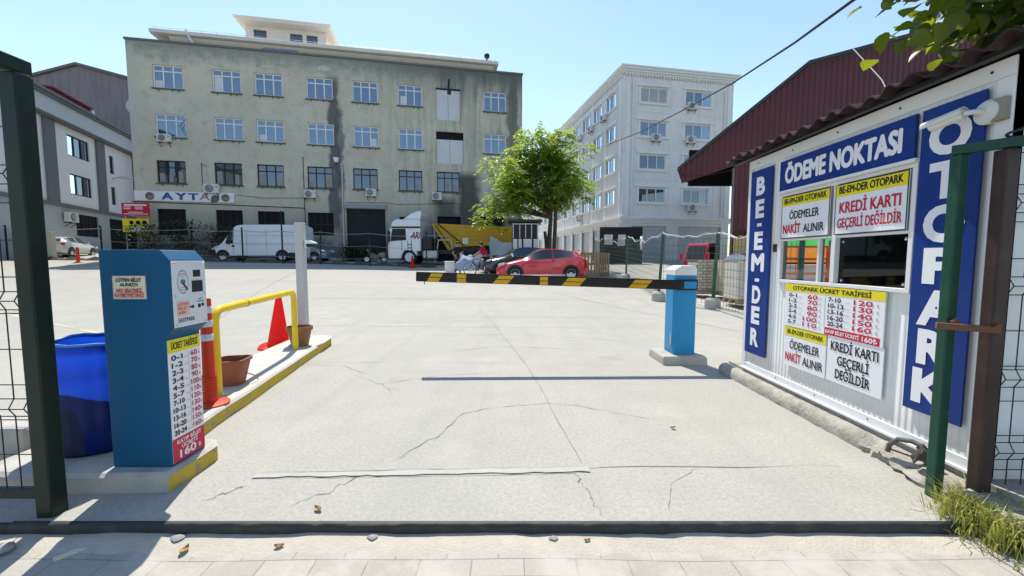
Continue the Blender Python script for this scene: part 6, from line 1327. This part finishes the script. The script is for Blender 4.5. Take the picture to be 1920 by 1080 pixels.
def reeds(label, x0, x1, y, z0, z1, mt):
    b = MB(); n = int((x1-x0)/.06); rr2 = random.Random(int(z0*50))
    for i in range(n): x = x0+i*.06; b.box(x,y+rr2.uniform(-.012,.012),z0,x+.052,y+.04,z1+rr2.uniform(-.03,.03))
    tag(b.build('reed_panel', [mt]), label, 'panel')
reeds('tan upright slatted panel behind the leaning fence post', 7.95,9.6,15.0-.4,1.62,2.26,m['reed']); reeds('yellow slatted panel under the white sacks', 7.5,9.4,13.9,.85,1.42,m['reed_y']); reeds('reddish slatted panel above the tan one beside the kiosk', 8.55,9.8,14.85,2.2,2.5,m['red_reed'])
b = MB().grid(lambda u,v: (7.6+1.9*u, 13.95+.7*v, 1.40+.22*abs(math.sin(u*9.5))**.6*math.sin(v*math.pi)**.5+.02),40,8); tag(b.build('white_sacks', [m['white']], smooth=60), 'row of white and pale blue sacks lying on the yellow slatted panel', 'sacks')
# pallets beside the red car, cabin under the tree, stall seen through the kiosk
def up_pallet(label, x, y, w, h, rz):
    r = empty('pallet', label, 'pallet', (x,y,g(x,y)), rz, 'wooden pallets standing upright'); b = MB(); n = 6
    for i in range(n): q = w/n; b.box(-w/2+i*q,-.06,0,-w/2+i*q+q*.68,-.03,h)
    for z in (.05,h*.5,h-.15): b.box(-w/2,-.029,z,w/2,.06,z+.1)
    b.build('boards', [m['wood']], r); return r
up_pallet('upright wooden pallet standing just behind the red hatchback', 3.75,19.5,.95,1.25,R(8)); up_pallet('upright wooden pallet leaning farther right of the red hatchback', 4.55,20.4,.8,1.2,R(20))
cb = empty('cabin', 'small white cabin with dark glazed upper part under the tree', 'cabin', (.75,23.2,g(.75,23.2)))
MB().box(-.75,0,0,.75,1.5,1.9).build('wall', [m['white']], cb); MB().box(-.76,-.012,0,-.7,-.001,1.9).box(-.2,-.012,0,-.1,-.001,1.9).box(.38,-.012,0,.48,-.001,1.9).box(-.45,-.012,0,-.38,-.001,1.9).build('dark_stripe', [m['plastic_black']], cb)
MB().box(-.74,.01,1.901,.74,1.49,2.85).build('glazing', [m['plastic_black']], cb); b = MB()
for x in (-.7,-.33,.0,.34,.68): b.box(x,-.02,1.95,x+.045,.008,2.72)
b.box(-.75,-.021,2.721,.75,.009,2.77); b.build('glazing_bar', [m['white']], cb); MB().box(-.95,-.25,2.851,.95,1.7,2.98).build('roof', [m['dark_steel']], cb)
st_ = empty('stall_frame', 'orange framed stall with a green cloth seen through the kiosk window', 'stall', (7.2,9.9,.14))
b = MB()
for x in (-.9,-.2,.5,1.2): b.beam((x,0,0),(x,0,1.75),.06,.06)
for z in (.95,1.3,1.6): b.beam((-.9,.01,z),(1.2,.01,z),.05,.05)
b.build('frame', [M_('orange_frame', (.62,.12,.02), .5, .1)], st_); MB().grid(lambda u,v: (-.95+2.2*u,-.06+.03*math.sin(u*12),1.62+.32*v),24,4).build('green_cloth', [leaf_mat('green_cloth', (.06,.45,.10), (.08,.5,.12), .6, (.15,.9,.2))], st_, smooth=60); MB().grid(lambda u,v: (-.9+2.1*u,.06+.02*math.sin(u*20),1.22+.40*v),24,4).build('orange_cloth', [leaf_mat('orange_cloth', (.7,.16,.02), (.75,.2,.03), .6, (1,.35,.05))], st_, smooth=60); MB().box(-.9,.2,0,1.2,.8,1.16).build('white_boxes', [m['white']], st_)
# cream block wall and other bits on the left
zc = g(-31.5,27.4); tag(MB().box(-33.2,27.2,zc-.2,-30.7,27.45,zc+1.85).build('low_wall', [M_('cream_wall', (.50,.47,.36), .9, .12, 2, .3, 30)], bevel=.02), 'short cream wall in front of the silver hatchback', 'wall')
# black gate with graffiti behind the fence on the right
bg_ = empty('site_gate', 'black steel gate with torn white posters beyond the mesh fence', 'gate', (8.2,32.5,g(6,32.5)))
MB().box(-1.2,0,0,2.2,.08,2.9).build('leaf', [m['iron']], bg_); MB().grid(lambda u,v: (-.9+.7*u+.03*v,-.03,1.5+.8*v),5,5).grid(lambda u,v: (.2+.6*u+.05*v,-.03,1.4+.9*v),5,5).build('poster', [m['white']], bg_)
# overhead cable and rope
def P(px_, py_, Y):   # points measured along the cable
    k = 760; c_, s_ = math.cos(R(PITCH)), math.sin(R(PITCH)); a_, d_ = (px_-960)/k, (540-py_)/k; t = Y/(c_+d_*s_); return (a_*t, Y, 1.45+(-s_+d_*c_)*t)
tag(MB().tube([P(1800,-135,5.5),P(1600,0,7),P(1490,80,10),P(1375,155,15),P(1280,207,22),P(1200,248,30),P(1090,290,43)],.028,6).build('overhead_cable', [m['plastic_black']], smooth=60), 'thick black overhead cable slanting down across the sky to the pale block', 'cable')
tag(MB().tube([(11.9,14.7,8.75),(11.9,13.5,7.2),(11.7,12.5,5.6)],.016,5).build('stay_rope', [m['rope']]), 'pale stay rope hanging from the red warehouse roof edge', 'rope')
